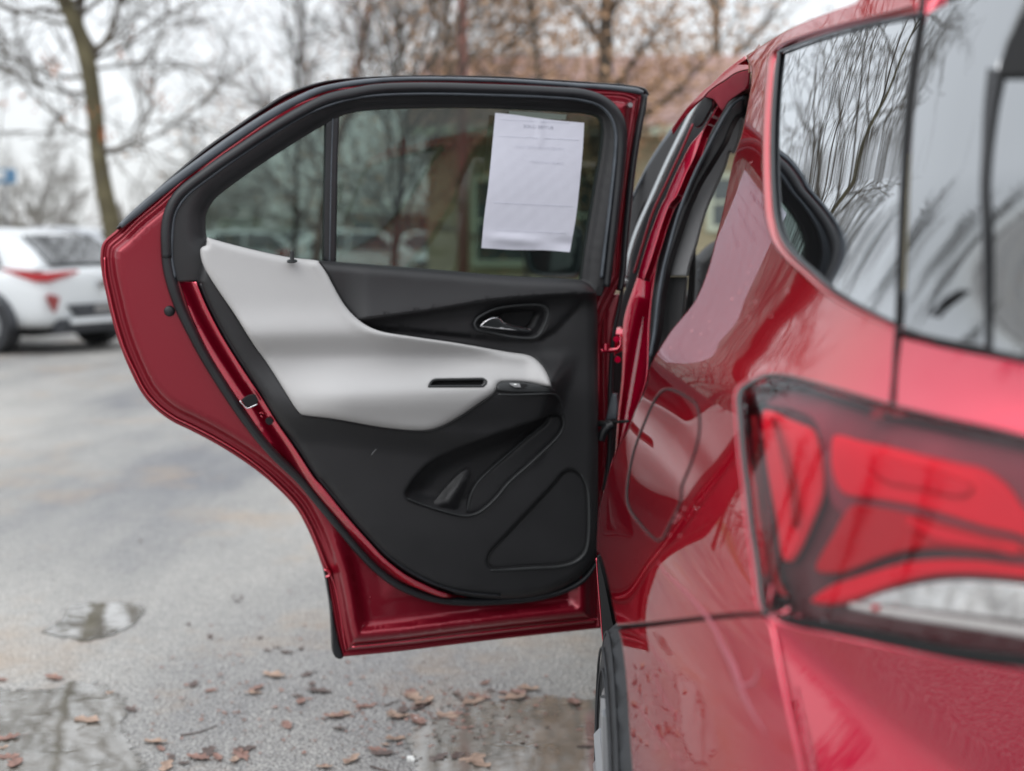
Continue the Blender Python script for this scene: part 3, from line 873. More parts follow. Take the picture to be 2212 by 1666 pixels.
vase = tree((-12.4, 25.0, 0), 8.2, .10, 77, M['bark_dark'], 'vase-shaped bare tree mirrored at the front edge of the rear side glass', 'bare trees round the lot', maxl=4, kids=[10, 6, 5, 3], rmin=.006, ang=(16, 42), up=.05, first=.10, len=(.5, .72))
copy_thing(vase, (-14.0, 24.0, 0), 2.1, 'vase-shaped bare tree mirrored in the middle of the rear side glass', .95)
copy_thing(vase, (-16.8, 24.0, 0), 4.0, 'vase-shaped bare tree mirrored at the rear edge of the side glass', 1.05)
def woods():
    """far wood that closes the horizon all round"""
    rg = random.Random(5); V = []; Fc = []
    for i in range(5200):
        a = rg.uniform(0, 2 * math.pi); rr = rg.uniform(96, 135)
        h = 2.6 + 1.8 * math.sin(a * 9) * math.sin(a * 4 + 1) + rg.random() * 1.6
        x, y = rr * math.sin(a), rr * math.cos(a)
        for _ in range(2):
            c = Vector((x + rg.uniform(-1, 1), y + rg.uniform(-1, 1), rg.uniform(.1, max(h, .8)))); s = rg.uniform(.5, 1.3)
            k = len(V); V += [c + Vector((rg.uniform(-s, s), rg.uniform(-s, s), rg.uniform(-s, s))) for _ in range(3)]; Fc.append((k, k + 1, k + 2))
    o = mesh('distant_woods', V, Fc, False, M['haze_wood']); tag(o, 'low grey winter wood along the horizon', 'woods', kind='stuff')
woods()

# ------------------------------------------------------------------ cream house with the pink roof
def house():
    y = 22.0; x0, x1 = px(925, y), 13.0; ze = 3.05
    loc = Vector(((x0 + x1) / 2, y + 3, 0)); root = empty('house', loc)
    w = MB(); w.box(((x0 + x1) / 2, y + 3.06, ze / 2), (x1 - x0 - .05, 6.0, ze)); w.build('wall', M['siding'], root)
    f = MB(); f.box(((x0 + x1) / 2, y - .02, .22), (x1 - x0, .10, .44)); f.build('foundation', M['building_brown'], root)
    # lap siding, one board per course
    bm_ = MB(); L = x1 - x0
    bm_.add([(-L / 2, 0, 0), (L / 2, 0, 0), (L / 2, 0, .16), (-L / 2, 0, .16), (-L / 2, -.03, 0), (L / 2, -.03, 0), (L / 2, -.008, .16), (-L / 2, -.008, .16)],
            [(4, 5, 6, 7), (0, 4, 7, 3), (1, 2, 6, 5), (0, 1, 5, 4), (3, 7, 6, 2), (0, 3, 2, 1)])
    b0 = bm_.build('siding_board', M['siding'], root); b0.location = ((x0 + x1) / 2, y, .44)
    for k in range(1, 17):
        c = b0.copy(); COL.objects.link(c); c.location = ((x0 + x1) / 2, y, .44 + k * .16)
    # windows
    for (xa, xb, za, zb) in [(2.70, 3.45, 1.50, 2.24), (-1.05, -.25, .95, 2.2), (.55, 1.2, 1.1, 2.2), (6.5, 7.6, 1.0, 2.3), (9.5, 10.6, 1.0, 2.3)]:
        t = .10; fr = MB()
        for (cx_, cz, sx, sz) in [((xa + xb) / 2, za - t / 2, xb - xa + 2 * t, t), ((xa + xb) / 2, zb + t / 2, xb - xa + 2 * t, t), (xa - t / 2, (za + zb) / 2, t, zb - za), (xb + t / 2, (za + zb) / 2, t, zb - za), ((xa + xb) / 2, (za + zb) / 2, xb - xa, .05)]:
            fr.box((cx_, y - .05, cz), (sx, .09, sz))
        fo = fr.build('window', M['siding_trim'], root)
        pn = MB(); pn.box(((xa + xb) / 2, y - .038, (za + zb) / 2), (xb - xa, .02, zb - za)); pn.build('pane', M['pane'], fo)
    # roof: two slopes with courses
    rf = MB(); n = 14
    for k in range(n):
        t0, t1 = k / n, (k + 1) / n
        ya, yb = y - .5 + 5.0 * t0, y - .5 + 5.0 * t1; za, zb = ze - .05 + 1.75 * t0, ze - .05 + 1.75 * t1
        rf.add([(x0 - .4, ya, za + .03), (x1 + .4, ya, za + .03), (x1 + .4, yb + .03, zb + .015), (x0 - .4, yb + .03, zb + .015), (x0 - .4, ya, za - .03), (x1 + .4, ya, za - .03), (x1 + .4, yb, zb - .04), (x0 - .4, yb, zb - .04)],
               [(0, 1, 2, 3), (4, 7, 6, 5), (0, 4, 5, 1), (0, 3, 7, 4), (1, 5, 6, 2), (2, 6, 7, 3)])
    rf.add([(x0 - .4, y + 4.5, ze + 1.7), (x1 + .4, y + 4.5, ze + 1.7), (x1 + .4, y + 7.5, ze - .1), (x0 - .4, y + 7.5, ze - .1)], [(0, 1, 2, 3)])
    rf.build('roof', M['shingle'], root)
    gt = MB(); gt.box(((x0 + x1) / 2, y - .53, ze - .08), (x1 - x0 + .8, .05, .14)); gt.build('gutter', M['siding_trim'], root)
    tag(root, 'low cream-yellow house with lap siding and a pinkish roof', 'house')
house()

def far_building(name, x0, x1, y, h, mw, mr, label):
    root = empty(name, ((x0 + x1) / 2, y, 0))
    w = MB(); w.box(((x0 + x1) / 2, y + 4, h / 2), (x1 - x0, 8, h)); w.build('wall', mw, root)
    r = MB(); r.box(((x0 + x1) / 2, y + 4, h + .25), (x1 - x0 + .6, 8.6, .5)); r.build('roof', mr, root)
    n = max(2, int((x1 - x0) / 2.4))
    for k in range(n):
        xc = x0 + (k + .5) * (x1 - x0) / n
        f = MB(); f.box((xc, y - .02, 1.5), (1.1, .06, 1.2)); fo = f.build('window', M['siding_trim'], root)
        g = MB(); g.box((xc, y - .06, 1.5), (.95, .03, 1.05)); g.build('pane', M['pane'], fo)
    tag(root, label, 'building')
far_building('shop_building', px(745, 58), px(915, 58), 58, 2.3, M['building_brown'], M['building_white'], 'long low building with a white roof edge, seen through the door window')
far_building('shed', px(480, 64), px(560, 64), 64, 1.4, M['maroon_paint'], M['building_white'], 'small dull red shed seen through the small quarter pane')
far_building('garage', px(1000, 70), px(1110, 70), 70, 2.6, M['building_white'], M['building_brown'], 'pale garage far behind the cream house')

def pole():
    y = 15.0; x = px(1001, y); root = empty('utility_pole', (x, y, 0)); m = MB()
    m.tube([(x, y, -.1), (x, y, 2), (x + .01, y, 5), (x + .02, y, 8.5)], [.062, .058, .052, .045], 12); m.build('post', M['pole'], root, smooth=True)
    c = MB(); c.box((x + .02, y, 8.0), (1.6, .09, .11)); c.build('crossarm', M['pole'], root)
    tag(root, 'reddish brown wooden pole standing behind the door window', 'pole')
pole()
def road_sign():
    y = 40.0; x = px(12, y); root = empty('road_sign', (x, y, 0)); m = MB()
    m.tube([(x, y, 0), (x, y, 2.9)], .05, 8); m.build('post', M['steel'], root)
    f = MB(); f.box((x, y - .06, 3.1), (.75, .05, .42)); fo = f.build('panel', M['sign_blue'], root, bevel=.03)
    g = MB(); g.box((x - .12, y - .10, 3.14), (.34, .03, .22)); g.build('light_patch', M['sign_white'], fo)
    tag(root, 'small blue and white sign on a post at the left edge', 'sign')
road_sign()

# ------------------------------------------------------------------ parked cars (rear at -x local, front at +x)
def loft(st, side=None):
    V = []; Fc = []; n = len(st[0])
    for ring in st: V += ring
    for i in range(len(st) - 1):
        for k in range(n - 1):
            Fc.append((i * n + k, i * n + k + 1, (i + 1) * n + k + 1, (i + 1) * n + k))
    Fc.append(tuple(range(n))); Fc.append(tuple((len(st) - 1) * n + k for k in range(n - 1, -1, -1)))
    return V, Fc
def parked_car(label, paint, group=None, detail=True, name='parked_car'):
    root = empty(name)
    # x, sill z, belt z, half width
    lower = [(-2.13, .50, .86, .60), (-2.10, .36, 1.00, .80), (-1.95, .30, 1.06, .88), (-1.35, .28, 1.05, .92), (-.5, .24, .97, .90), (.6, .24, .93, .90), (1.3, .28, .93, .90), (1.75, .30, .86, .86), (2.0, .34, .74, .74), (2.08, .42, .62, .55)]
    st = []
    for (x, zs, zb, w) in lower:
        mid = (zs + zb) / 2
        ring = [(x, -w * .80, zs), (x, -w * .97, zs + .06), (x, -w, mid), (x, -w * .985, zb - .10), (x, -w * .90, zb), (x, 0, zb + .03), (x, w * .90, zb), (x, w * .985, zb - .10), (x, w, mid), (x, w * .97, zs + .06), (x, w * .80, zs), (x, 0, zs - .02)]
        st.append(ring + [ring[0]])
    V, Fc = loft(st); b = MB(); b.add(V, Fc); bo = b.build('body', paint, root, smooth=True)
    bm = bmesh.new(); bm.from_mesh(bo.data); bmesh.ops.remove_doubles(bm, verts=bm.verts, dist=1e-5); bmesh.ops.recalc_face_normals(bm, faces=bm.faces); bm.to_mesh(bo.data); bm.free()
    s = bo.modifiers.new('sub', 'SUBSURF'); s.levels = 2; s.render_levels = 2
    # cabin
    cab = [(-1.98, 1.02, 1.05, .80, .74), (-1.72, 1.02, 1.30, .80, .68), (-1.35, 1.02, 1.47, .80, .62), (-.6, .95, 1.54, .80, .62), (.1, .93, 1.52, .80, .61), (.55, .92, 1.36, .80, .64), (1.12, .92, .96, .78, .72)]
    st = []
    for (x, zb, zt, w, wt) in cab:
        ring = [(x, -w, zb), (x, -(w + wt) / 2, (zb + zt) / 2), (x, -wt, zt - .03), (x, -wt * .8, zt), (x, 0, zt + .015), (x, wt * .8, zt), (x, wt, zt - .03), (x, (w + wt) / 2, (zb + zt) / 2), (x, w, zb)]
        st.append(ring)
    V, Fc = loft(st); c = MB(); c.add(V, Fc); co = c.build('cabin', paint, root, smooth=True); s = co.modifiers.new('sub', 'SUBSURF'); s.levels = 1; s.render_levels = 1
    def quad(nm, P, m, par=root, th=.012, grow_=0.0):
        P = [Vector(p) for p in P]; nrm = (P[1] - P[0]).cross(P[2] - P[0]).normalized(); k = MB(); n = len(P)
        k.add([p + nrm * th for p in P] + [p - nrm * .02 for p in P], [tuple(range(n)), tuple(range(2 * n - 1, n - 1, -1))] + [(i, i + n, (i + 1) % n + n, (i + 1) % n) for i in range(n)])
        return k.build(nm, m, par)
    # rear, front and side glass
    quad('rear_window', [(-2.0, -.62, 1.10), (-1.50, -.52, 1.43), (-1.50, .52, 1.43), (-2.0, .62, 1.10)], M['car_glass'])
    quad('windscreen', [(1.10, -.66, 1.0), (1.10, .66, 1.0), (.50, .55, 1.42), (.50, -.55, 1.42)], M['car_glass'])
    for s_ in (-1, 1):
        for (xa, xb, xc, xd) in [(-1.45, -.55, -.50, -1.15), (-.45, .62, .22, -.42)]:
            P = [(xa, s_ * .815, 1.06), (xb, s_ * .815, 1.04), (xc, s_ * .675, 1.42), (xd, s_ * .675, 1.42)]
            if s_ < 0: P = P
            else: P = P[::-1]
            quad('side_window', P, M['car_glass'])
        # wheels with rims, arches
        for xw in (-1.30, 1.33):
            wv = MB(); wv.disc_cyl((xw, s_ * .70, .34), (0, s_, 0), .34, .22, 28); wo = wv.build('wheel', M['tyre'], root, smooth=True, auto=.6, bevel=.02)
            rm = MB(); rm.disc_cyl((xw, s_ * .905, .34), (0, s_, 0), .225, .022, 20)
            for a in range(5):
                an = a * 2 * math.pi / 5; rm.box((xw + .11 * math.cos(an), s_ * .932, .34 + .11 * math.sin(an)), (.20, .02, .045), Matrix.Rotation(-an, 3, 'Y'))
            rm.build('rim', M['rim'], wo)
            ar = MB(); pts = [(xw + .41 * math.cos(a), s_ * .905, .34 + .41 * math.sin(a)) for a in np.linspace(-.1, math.pi + .1, 14)]
            ar.tube(pts, .045, 8); ar.build('wheel_arch', M['car_dark'], root, smooth=True)
        quad('tail_light', [(-2.145, s_ * .34, 1.00), (-2.145, s_ * .80, .98), (-2.02, s_ * .90, .985), (-1.62, s_ * .955, 1.03), (-2.02, s_ * .88, .90), (-2.145, s_ * .78, .90)][::(1 if s_ < 0 else -1)], M['car_red'], th=.02)
        quad('bumper_reflector', [(-2.16, s_ * .66, .70), (-2.15, s_ * .80, .74), (-2.15, s_ * .84, .70), (-2.16, s_ * .74, .52)][::(1 if s_ < 0 else -1)], M['reflex'], th=.015)
        mi = MB(); mi.box((.62, s_ * .98, 1.02), (.12, .2, .13)); mi.build('door_mirror', paint, root, bevel=.03)
        quad('headlight', [(2.02, s_ * .42, .70), (1.90, s_ * .74, .74), (1.88, s_ * .74, .64), (2.05, s_ * .42, .62)][::(-1 if s_ < 0 else 1)], M['reflector'], th=.02)
    lb = MB(); lb.box((-2.08, 0, .34), (.14, 1.3, .18)); lb.build('lower_bumper', M['car_dark'], root, bevel=.03)
    df = MB(); df.add([(-2.17, -.52, .60), (-2.17, .52, .60), (-2.20, .40, .46), (-2.20, -.40, .46), (-2.0, -.52, .60), (-2.0, .52, .60), (-2.0, .40, .46), (-2.0, -.40, .46)], [(0, 3, 2, 1), (0, 1, 5, 4), (2, 3, 7, 6), (1, 2, 6, 5), (0, 4, 7, 3)])
    df.build('plate_recess', M['car_dark'], root)
    sk = MB(); sk.box((-2.18, 0, .40), (.10, 1.0, .07)); sk.build('skid_plate', paint, root, bevel=.02)
    pl = MB(); pl.box((-2.195, 0, .54), (.012, .32, .11)); pl.build('number_plate', M['steel'], root)
    bd = MB(); bd.disc_cyl((-2.17, 0, .84), (-1, 0, 0), .055, .02, 16); bd.build('badge', M['chrome'], root)
    ub = MB(); ub.box((0, 0, .27), (3.6, 1.5, .10)); ub.build('underbody', M['dark'], root)
    tag(root, label, 'car', group)
    return root
wc = parked_car('white compact SUV parked with its rear to the camera at the left edge', M['white_paint'])
fw = Vector((-.90, .43, 0)).normalized(); mid = Vector((-5.86, 16.0, 0)) + fw * 1.30
wc.scale = (1, 1, .93); wc.location = mid; wc.rotation_euler = (0, 0, math.atan2(fw.y, fw.x))
c2 = parked_car('silver car parked just beyond the white one, behind its roof', M['silver_paint'])
c2.location = (px(90, 27), 27, 0); c2.rotation_euler = (0, 0, R(170))
labels = ['white parked car lowest behind the small quarter pane', 'white parked car seen left of the forked young tree', 'white parked car seen right of the forked young tree', 'distant white parked car between the door pillar and the young tree']
for i, (u, y, a) in enumerate([(560, 36, 20), (800, 33, 5), (905, 38, 190), (745, 44, 170)]):
    c = copy_thing(wc, (px(u, y), y, 0), R(a), labels[i])
copy_thing(c2, (px(640, 40), 40, 0), R(185), 'silver parked car seen behind the dark window divider')
copy_thing(c2, (px(200, 46), 46, 0), R(10), 'silver parked car between the white car and the leaning trunk')
copy_thing(c2, (px(-40, 38), 38, 0), R(10), 'silver parked car at the far left behind the white car')
# ================================================================== THE RED CAR
suv = empty('red_suv', (1.1, 2.6, 0))
tag(suv, 'wet red SUV close on the right with its rear side door standing open', 'car')
SB = surf_body(X_body)

# ---------------- flank
OPEN_EDGE = [(1620, 148, 1), (1618, 185), (1610, 231), (1598, 288), (1581, 342), (1569, 395), (1556, 461), (1544, 506), (1532, 556), (1515, 609), (1495, 651), (1470, 683), (1449, 708), (1429, 738), (1408, 773), (1398, 797), (1394, 824), (1384, 852), (1370, 882), (1357, 913), (1350, 931), (1329, 968), (1312, 1013), (1302, 1051), (1294, 1080), (1288, 1105), (1285.5, 1141), (1285, 1191)]
ARCH_LIP = [(1293, 1202), (1304, 1237), (1318, 1302), (1329, 1355, 1)]
GLASS = [(1684, 112, 1), (1678, 165), (1672, 247), (1670, 329), (1672, 412), (1678, 474), (1692, 519), (1717, 552), (1754, 585), (1795, 622), (1849, 655), (1905, 684), (1940, 702, 1), (1943, 600), (1948, 480), (1956, 300), (1968, 180), (1987, 37, 1), (1919, 44), (1837, 63), (1754, 87)]
FUEL = [(1442, 843), (1453, 844.5), (1494, 867), (1504, 880), (1509, 908), (1506, 948), (1490, 1003), (1470, 1054), (1468, 1083), (1443, 1137), (1431, 1161), (1422, 1166), (1412, 1160), (1393, 1141), (1365, 1105), (1357, 1085), (1357, 1050), (1370, 978), (1394, 913), (1418, 862), (1432, 846)]
def grow_loop(L, k):
    P = smooth_loop(L, 4.0); c = np.roll(P, -1, 0) - np.roll(P, 1, 0)
    nr = np.stack([-c[:, 1], c[:, 0]], 1); nr /= np.maximum(np.linalg.norm(nr, axis=1, keepdims=True), 1e-9)
    A = 0.5 * np.sum(P[:, 0] * np.roll(P[:, 1], -1) - np.roll(P[:, 0], -1) * P[:, 1])
    return P - nr * k * (1 if A > 0 else -1)
TL_TOP = [(1642, 822), (1659, 813), (1693, 812), (1762, 829), (1899, 869), (1925, 878)]
TL_LEFT = [(1618, 832), (1601, 846), (1597, 868), (1599, 890), (1607, 986), (1616, 1055), (1623, 1124), (1633, 1192), (1640, 1247), (1644, 1288), (1652, 1318), (1660, 1331)]
qp = OPEN_EDGE + ARCH_LIP + [(1408, 1347), (1515, 1335), (1600, 1327), (1652, 1327, 1)] + TL_LEFT[::-1][1:] + TL_TOP[:-1] + [(1924, 877, 1), (1929, 800), (1936, 738), (1941, 703, 1)]
# the glass edge runs up and the body ends at the roof seam
qp += [(1905, 686), (1849, 657), (1795, 624), (1754, 587), (1717, 554), (1691, 520), (1676, 474), (1670, 412), (1668, 329), (1670, 247), (1676, 165), (1681, 112), (1754, 84), (1837, 60), (1919, 41), (1990, 29, 1), (1999, -40, 1), (1849, -40, 1), (1849, -1), (1795, 21), (1734, 45), (1684, 70), (1643, 95), (1606, 119, 1)]
fuel_hole = grow_loop(FUEL, 3.2)
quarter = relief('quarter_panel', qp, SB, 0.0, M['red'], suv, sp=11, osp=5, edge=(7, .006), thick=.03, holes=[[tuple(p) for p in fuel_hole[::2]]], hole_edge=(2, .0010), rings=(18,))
fuel = relief('fuel_door', FUEL, SB, 0.0005, M['red'], quarter, sp=9, osp=4, edge=(2, .0010), thick=.006)
relief('fuel_recess', [tuple(p) for p in grow_loop(FUEL, 6)[::3]], SB, -0.020, M['dark'], quarter, sp=30, thick=.004)

strip('fuel_seam', [tuple(p) for p in grow_loop(FUEL, 1.8)[::3]], SB, 0.0002, 3.2, M['dark'], quarter, depth=.0012, sp=5, closed=True, n=6)
glass = relief('quarter_window', GLASS, SB, -0.003, M['quarter_glass'], suv, sp=14, thick=.004, edge=(0, 0))
strip('window_seal', [(1684, 113), (1678, 165), (1672, 247), (1670, 329), (1672, 412), (1678, 474), (1692, 519), (1717, 553), (1754, 586), (1795, 623), (1849, 656), (1905, 685), (1938, 701)], SB, 0.000, 6, M['rubber'], glass, depth=.003)
strip('top_seal', [(1684, 112), (1754, 86), (1837, 62), (1919, 43), (1990, 31)], SB, 0.001, 5, M['rubber_grey'], glass, depth=.002)
strip('tailgate_gap', [(1999, -30), (1990, 33), (1970, 170), (1958, 290), (1949, 470), (1944, 600), (1939, 712), (1933, 790), (1926, 876)], SB, -0.002, [5, 8, 13, 14, 13, 12, 9, 8, 8], M['dark'], suv, depth=.003)
strip('glass_flange', [(1992, 16), (1919, 34), (1837, 53), (1752, 77), (1692, 101), (1674, 122), (1668, 165), (1662, 247), (1660, 329), (1662, 412), (1668, 478), (1683, 525), (1710, 562), (1748, 596), (1790, 633), (1846, 667), (1902, 697), (1930, 710)], SB, -0.004, [8, 10, 12, 13, 13, 14, 14, 14, 14, 15, 16, 16, 16, 15, 14, 12, 9, 6], M['red'], quarter, depth=.009)
strip('lamp_flange', [(1668, 806), (1640, 814), (1611, 828), (1594, 846), (1590, 868), (1592, 892), (1600, 986), (1609, 1056), (1616, 1125), (1626, 1193), (1633, 1249), (1638, 1290), (1646, 1318)], SB, -0.003, [3, 5, 6, 7, 7, 7, 7, 7, 7, 7, 7, 6, 4], M['red'], quarter, depth=.004)
# interior behind the glass: dark headlining and trim close the view
# ---------------- tailgate side: glossy black cover, rear window, red skin
relief('pillar_cover', [(1999, 25, 1), (2080, -10), (2160, -40, 1), (2230, -40, 1), (2178, 74), (2158, 124), (2147, 180), (2134, 260), (2124, 340), (2121, 412), (2126, 494), (2129, 600), (2130, 690), (2128, 754, 1), (2036, 737), (1985, 724), (1946, 711, 1), (1951, 600), (1956, 470), (1965, 290), (1977, 170)], SB, 0.0, M['dark_glass'], suv, sp=14, thick=.02, edge=(8, .004))
relief('rear_window', [(2140, 168, 1), (2300, 168, 1), (2300, 790, 1), (2212, 775), (2134, 757, 1), (2134, 690), (2132, 600), (2129, 494), (2126, 412), (2130, 300)], SB, -0.001, M['dark_glass'], suv, sp=16, thick=.01, edge=(6, .003))
relief('window_surround', [(2235, 0, 1), (2300, -20, 1), (2300, 166, 1), (2147, 166, 1), (2158, 124), (2180, 72)], SB, 0.004, M['dark'], suv, sp=16, thick=.02, edge=(8, .006))
strip('window_seam', [(2150, 150), (2138, 230), (2130, 320), (2125, 412), (2130, 500), (2132, 620), (2133, 752)], SB, 0.001, [34, 24, 14, 12, 14, 12, 10], M['rubber'], suv, depth=.003)
strip('reflection_streak', [(2076, 628), (2050, 645), (2028, 664), (2012, 683)], SB, 0.004, [9, 12, 7, 3], M['rubber'], suv, depth=.003)  # dark reflection in the glossy cover, built as a thin black strip
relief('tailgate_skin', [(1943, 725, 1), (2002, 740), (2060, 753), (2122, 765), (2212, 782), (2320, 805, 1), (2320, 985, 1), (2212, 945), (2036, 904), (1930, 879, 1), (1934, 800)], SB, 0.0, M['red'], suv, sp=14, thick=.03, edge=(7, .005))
strip('tailgate_seam', [(1940, 712), (2002, 730), (2060, 744), (2128, 759), (2212, 778), (2320, 800)], SB, -0.001, 9, M['rubber'], suv, depth=.004)

# ---------------- tail light
TL = TL_LEFT[::-1] + TL_TOP + [(2036, 904), (2212, 945), (2330, 975, 1), (2330, 1450, 1), (2212, 1424), (2060, 1404), (1923, 1376), (1786, 1349), (1684, 1332)]
tl = relief('tail_light', TL, SB, -0.034, M['lens_dark'], suv, sp=20, thick=.02, edge=(6, .004))
def tlp(name, pts, h, m, sp=16, e=(8, .006), th=.006): return relief(name, pts, SB, h, m, tl, sp=sp, edge=e, thick=th)
tlp('marker_lens', [(1645, 884), (1668, 886), (1690, 898), (1721, 911), (1748, 925), (1758, 952), (1770, 1021), (1768, 1072), (1748, 1124), (1717, 1192), (1700, 1213), (1688, 1210), (1672, 1124), (1659, 1055), (1648, 986)], -.022, M['lens_red'])
strip('marker_seam', [(1672, 905), (1693, 986), (1709, 1055), (1716, 1110), (1716, 1140)], SB, -.014, [4, 8, 9, 9, 4], M['lens_deep'], tl, depth=.004)
strip('side_slit', [(1628, 900), (1634, 990), (1645, 1090), (1660, 1180), (1676, 1250), (1700, 1290)], SB, -.020, [6, 8, 8, 8, 8, 5], M['lens_deep'], tl, depth=.003)
tlp('smoky_band', [(1665, 838), (1700, 838), (1762, 852), (1899, 898), (2036, 933), (2212, 974), (2330, 1002, 1), (2330, 1290, 1), (2212, 1232), (2060, 1180), (1950, 1152), (1870, 1132), (1800, 1100), (1775, 1000), (1755, 910), (1700, 880), (1650, 872)], -.027, M['lens_smoke'])
tlp('upper_lens', [(1798, 938), (1850, 948), (1899, 958), (2036, 992), (2122, 1012), (2175, 1050), (2212, 1100), (2330, 1200, 1), (2330, 1235, 1), (2212, 1162), (2120, 1138), (2036, 1112), (1968, 1093), (1882, 1078), (1817, 1066), (1796, 1030), (1790, 980)], -.020, M['lens_red'])
tlp('inner_lens', [(1880, 985), (1960, 1000), (2050, 1025), (2100, 1050), (2080, 1075), (1990, 1060), (1900, 1040), (1870, 1010)], -.013, M['lens_red'], e=(14, .006))
tlp('lower_lens', [(1836, 1090), (1880, 1092), (1960, 1108), (2036, 1128), (2105, 1148), (2212, 1176), (2330, 1240, 1), (2330, 1262, 1), (2212, 1204), (2105, 1193), (2002, 1186), (1945, 1193), (1899, 1206), (1850, 1226), (1813, 1238), (1758, 1232), (1796, 1151)], -.020, M['lens_deep'])
tlp('lower_facet', [(1950, 1120), (2030, 1140), (2120, 1165), (2200, 1190), (2100, 1182), (2010, 1165)], -.013, M['lens_red'], e=(8, .004))
tlp('light_pipe', [(1742, 1298), (1780, 1267), (1855, 1240), (1940, 1216), (1992, 1209), (2094, 1209), (2212, 1224), (2330, 1240, 1), (2330, 1272, 1), (2212, 1254), (2094, 1244), (2009, 1247), (1923, 1267), (1855, 1291), (1807, 1305), (1759, 1305)], -.012, M['lens_red'], e=(14, .008))
tlp('reversing_lamp', [(1836, 1304), (1890, 1280), (1960, 1262), (2040, 1250), (2120, 1250), (2212, 1260), (2330, 1280, 1), (2330, 1372, 1), (2212, 1350), (2100, 1334), (1980, 1322), (1890, 1312)], -.020, M['reflector'])
strip('lamp_bar', [(1840, 1308), (1900, 1318), (2000, 1333), (2100, 1347), (2212, 1364), (2330, 1380)], SB, -.010, [14, 20, 22, 24, 26, 26], M['lamp_white'], tl, depth=.005)
strip('amber_dot', [(1888, 1313), (1898, 1314)], SB, -.005, 14, M['lens_red'], tl, depth=.004)
relief('lens', TL, SB, -0.001, M['lens'], tl, sp=20, thick=.003, edge=(9, .008), backcap=False)
strip('lens_edge', TL_LEFT[::-1] + [(1659, 813), (1693, 813), (1762, 829), (1899, 869), (2036, 904), (2212, 945), (2320, 973)], SB, -.002, 8, M['gloss_black'], tl, depth=.003)
strip('lower_shadow_gap', [(1662, 1330), (1684, 1336), (1786, 1354), (1923, 1381), (2060, 1409), (2212, 1430), (2330, 1452)], SB, -.006, [5, 12, 26, 30, 30, 30, 30], M['dark'], tl, depth=.006)

# ---------------- bumper
BS = [(1331, 1359, 1), (1408, 1351), (1515, 1339), (1600, 1331), (1654, 1330, 1), (1664, 1345), (1685, 1445), (1708, 1555), (1732, 1666), (1752, 1760, 1), (1370, 1760, 1), (1363, 1665), (1357, 1588), (1352, 1499), (1343, 1409), (1336, 1373)]
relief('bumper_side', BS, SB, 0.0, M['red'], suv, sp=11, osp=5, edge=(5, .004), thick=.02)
SR = surf_body(X_bumper_rear)
relief('bumper_rear', [(1657, 1332, 1), (1684, 1341), (1786, 1367), (1923, 1395), (2060, 1421), (2212, 1447), (2340, 1470, 1), (2340, 1790, 1), (1758, 1790, 1), (1733, 1666), (1708, 1555), (1686, 1445), (1666, 1348)], SR, 0.0, M['red'], suv, sp=14, edge=(9, .005), thick=.02)
strip('bumper_gap', [(1329, 1356), (1408, 1348.5), (1515, 1337), (1600, 1329), (1656, 1329)], SB, -.003, [2, 3.5, 4.5, 5, 5], M['dark'], suv, depth=.003)

# ---------------- wheel and wheel house
WC = Vector((0.0, 2.0, .355))
def wheel():
    n = 120; prof = [(.255, .02), (.262, .002), (.30, -.006), (.335, .002), (.350, .018), (.357, .05), (.357, .17), (.345, .20), (.25, .21)]
    x0 = .100; V = []; Fc = []
    for i in range(n):
        a = 2 * math.pi * i / n
        for k, (r, x) in enumerate(prof):
            rr = r + (.007 if (3 <= k <= 6 and i % 4 < 2) else 0)
            V.append((x0 + x, WC.y + rr * math.cos(a), WC.z + rr * math.sin(a)))
    m_ = len(prof)
    for i in range(n):
        j = (i + 1) % n
        for k in range(m_ - 1): Fc.append((i * m_ + k, i * m_ + k + 1, j * m_ + k + 1, j * m_ + k))
    w = mesh('wheel', V, Fc, True, M['tyre'], suv)
    bm = bmesh.new(); bm.from_mesh(w.data); bmesh.ops.recalc_face_normals(bm, faces=bm.faces); bm.to_mesh(w.data); bm.free()
    rb = MB()
    for rr in (.285, .318, .343):
        pts = [(x0 - .006 + (.008 if rr > .33 else 0), WC.y + rr * math.cos(a), WC.z + rr * math.sin(a)) for a in np.linspace(0, 2 * math.pi, 60)]
        rb.tube(pts, .0022, 5)
    rb.build('sidewall_rib', M['tyre'], w, smooth=True)
    rim = MB(); pts = [(x0 + .006, WC.y + .252 * math.cos(a), WC.z + .252 * math.sin(a)) for a in np.linspace(0, 2 * math.pi, 49)]
    rim.tube(pts, .010, 8); rim.disc_cyl((x0 + .10, WC.y, WC.z), (1, 0, 0), .25, .02, 40)
    for k in range(5):
        a0 = 2 * math.pi * k / 5 + .35
        for da in (-.13, .13):
            a = a0 + da; p0 = (x0 + .016, WC.y + .05 * math.cos(a0), WC.z + .05 * math.sin(a0)); p1 = (x0 + .004, WC.y + .25 * math.cos(a), WC.z + .25 * math.sin(a))
            rim.tube([p0, p1], [.024, .017], 6)
    rim.disc_cyl((x0 + .006, WC.y, WC.z), (1, 0, 0), .06, .03, 20)
    rim.build('rim', M['rim'], w, smooth=True, auto=.7)
wheel()
wh = MB(); pa = [(0, WC.y + .455 * math.cos(a), WC.z + .02 + .455 * math.sin(a)) for a in np.linspace(-.35, math.pi + .35, 26)]
V = []; Fc = []
for (x, y, z) in pa: V += [(.118, y, z), (.42, y, z)]
for i in range(len(pa) - 1): Fc.append((2 * i, 2 * i + 2, 2 * i + 3, 2 * i + 1))
wh.add(V, Fc); wh.add([(.43, WC.y - .5, 0.1), (.43, WC.y + .5, .1), (.43, WC.y + .5, .86), (.43, WC.y - .5, .86)], [(0, 1, 2, 3)])
wh.build('wheel_liner', M['dark'], suv, smooth=True)
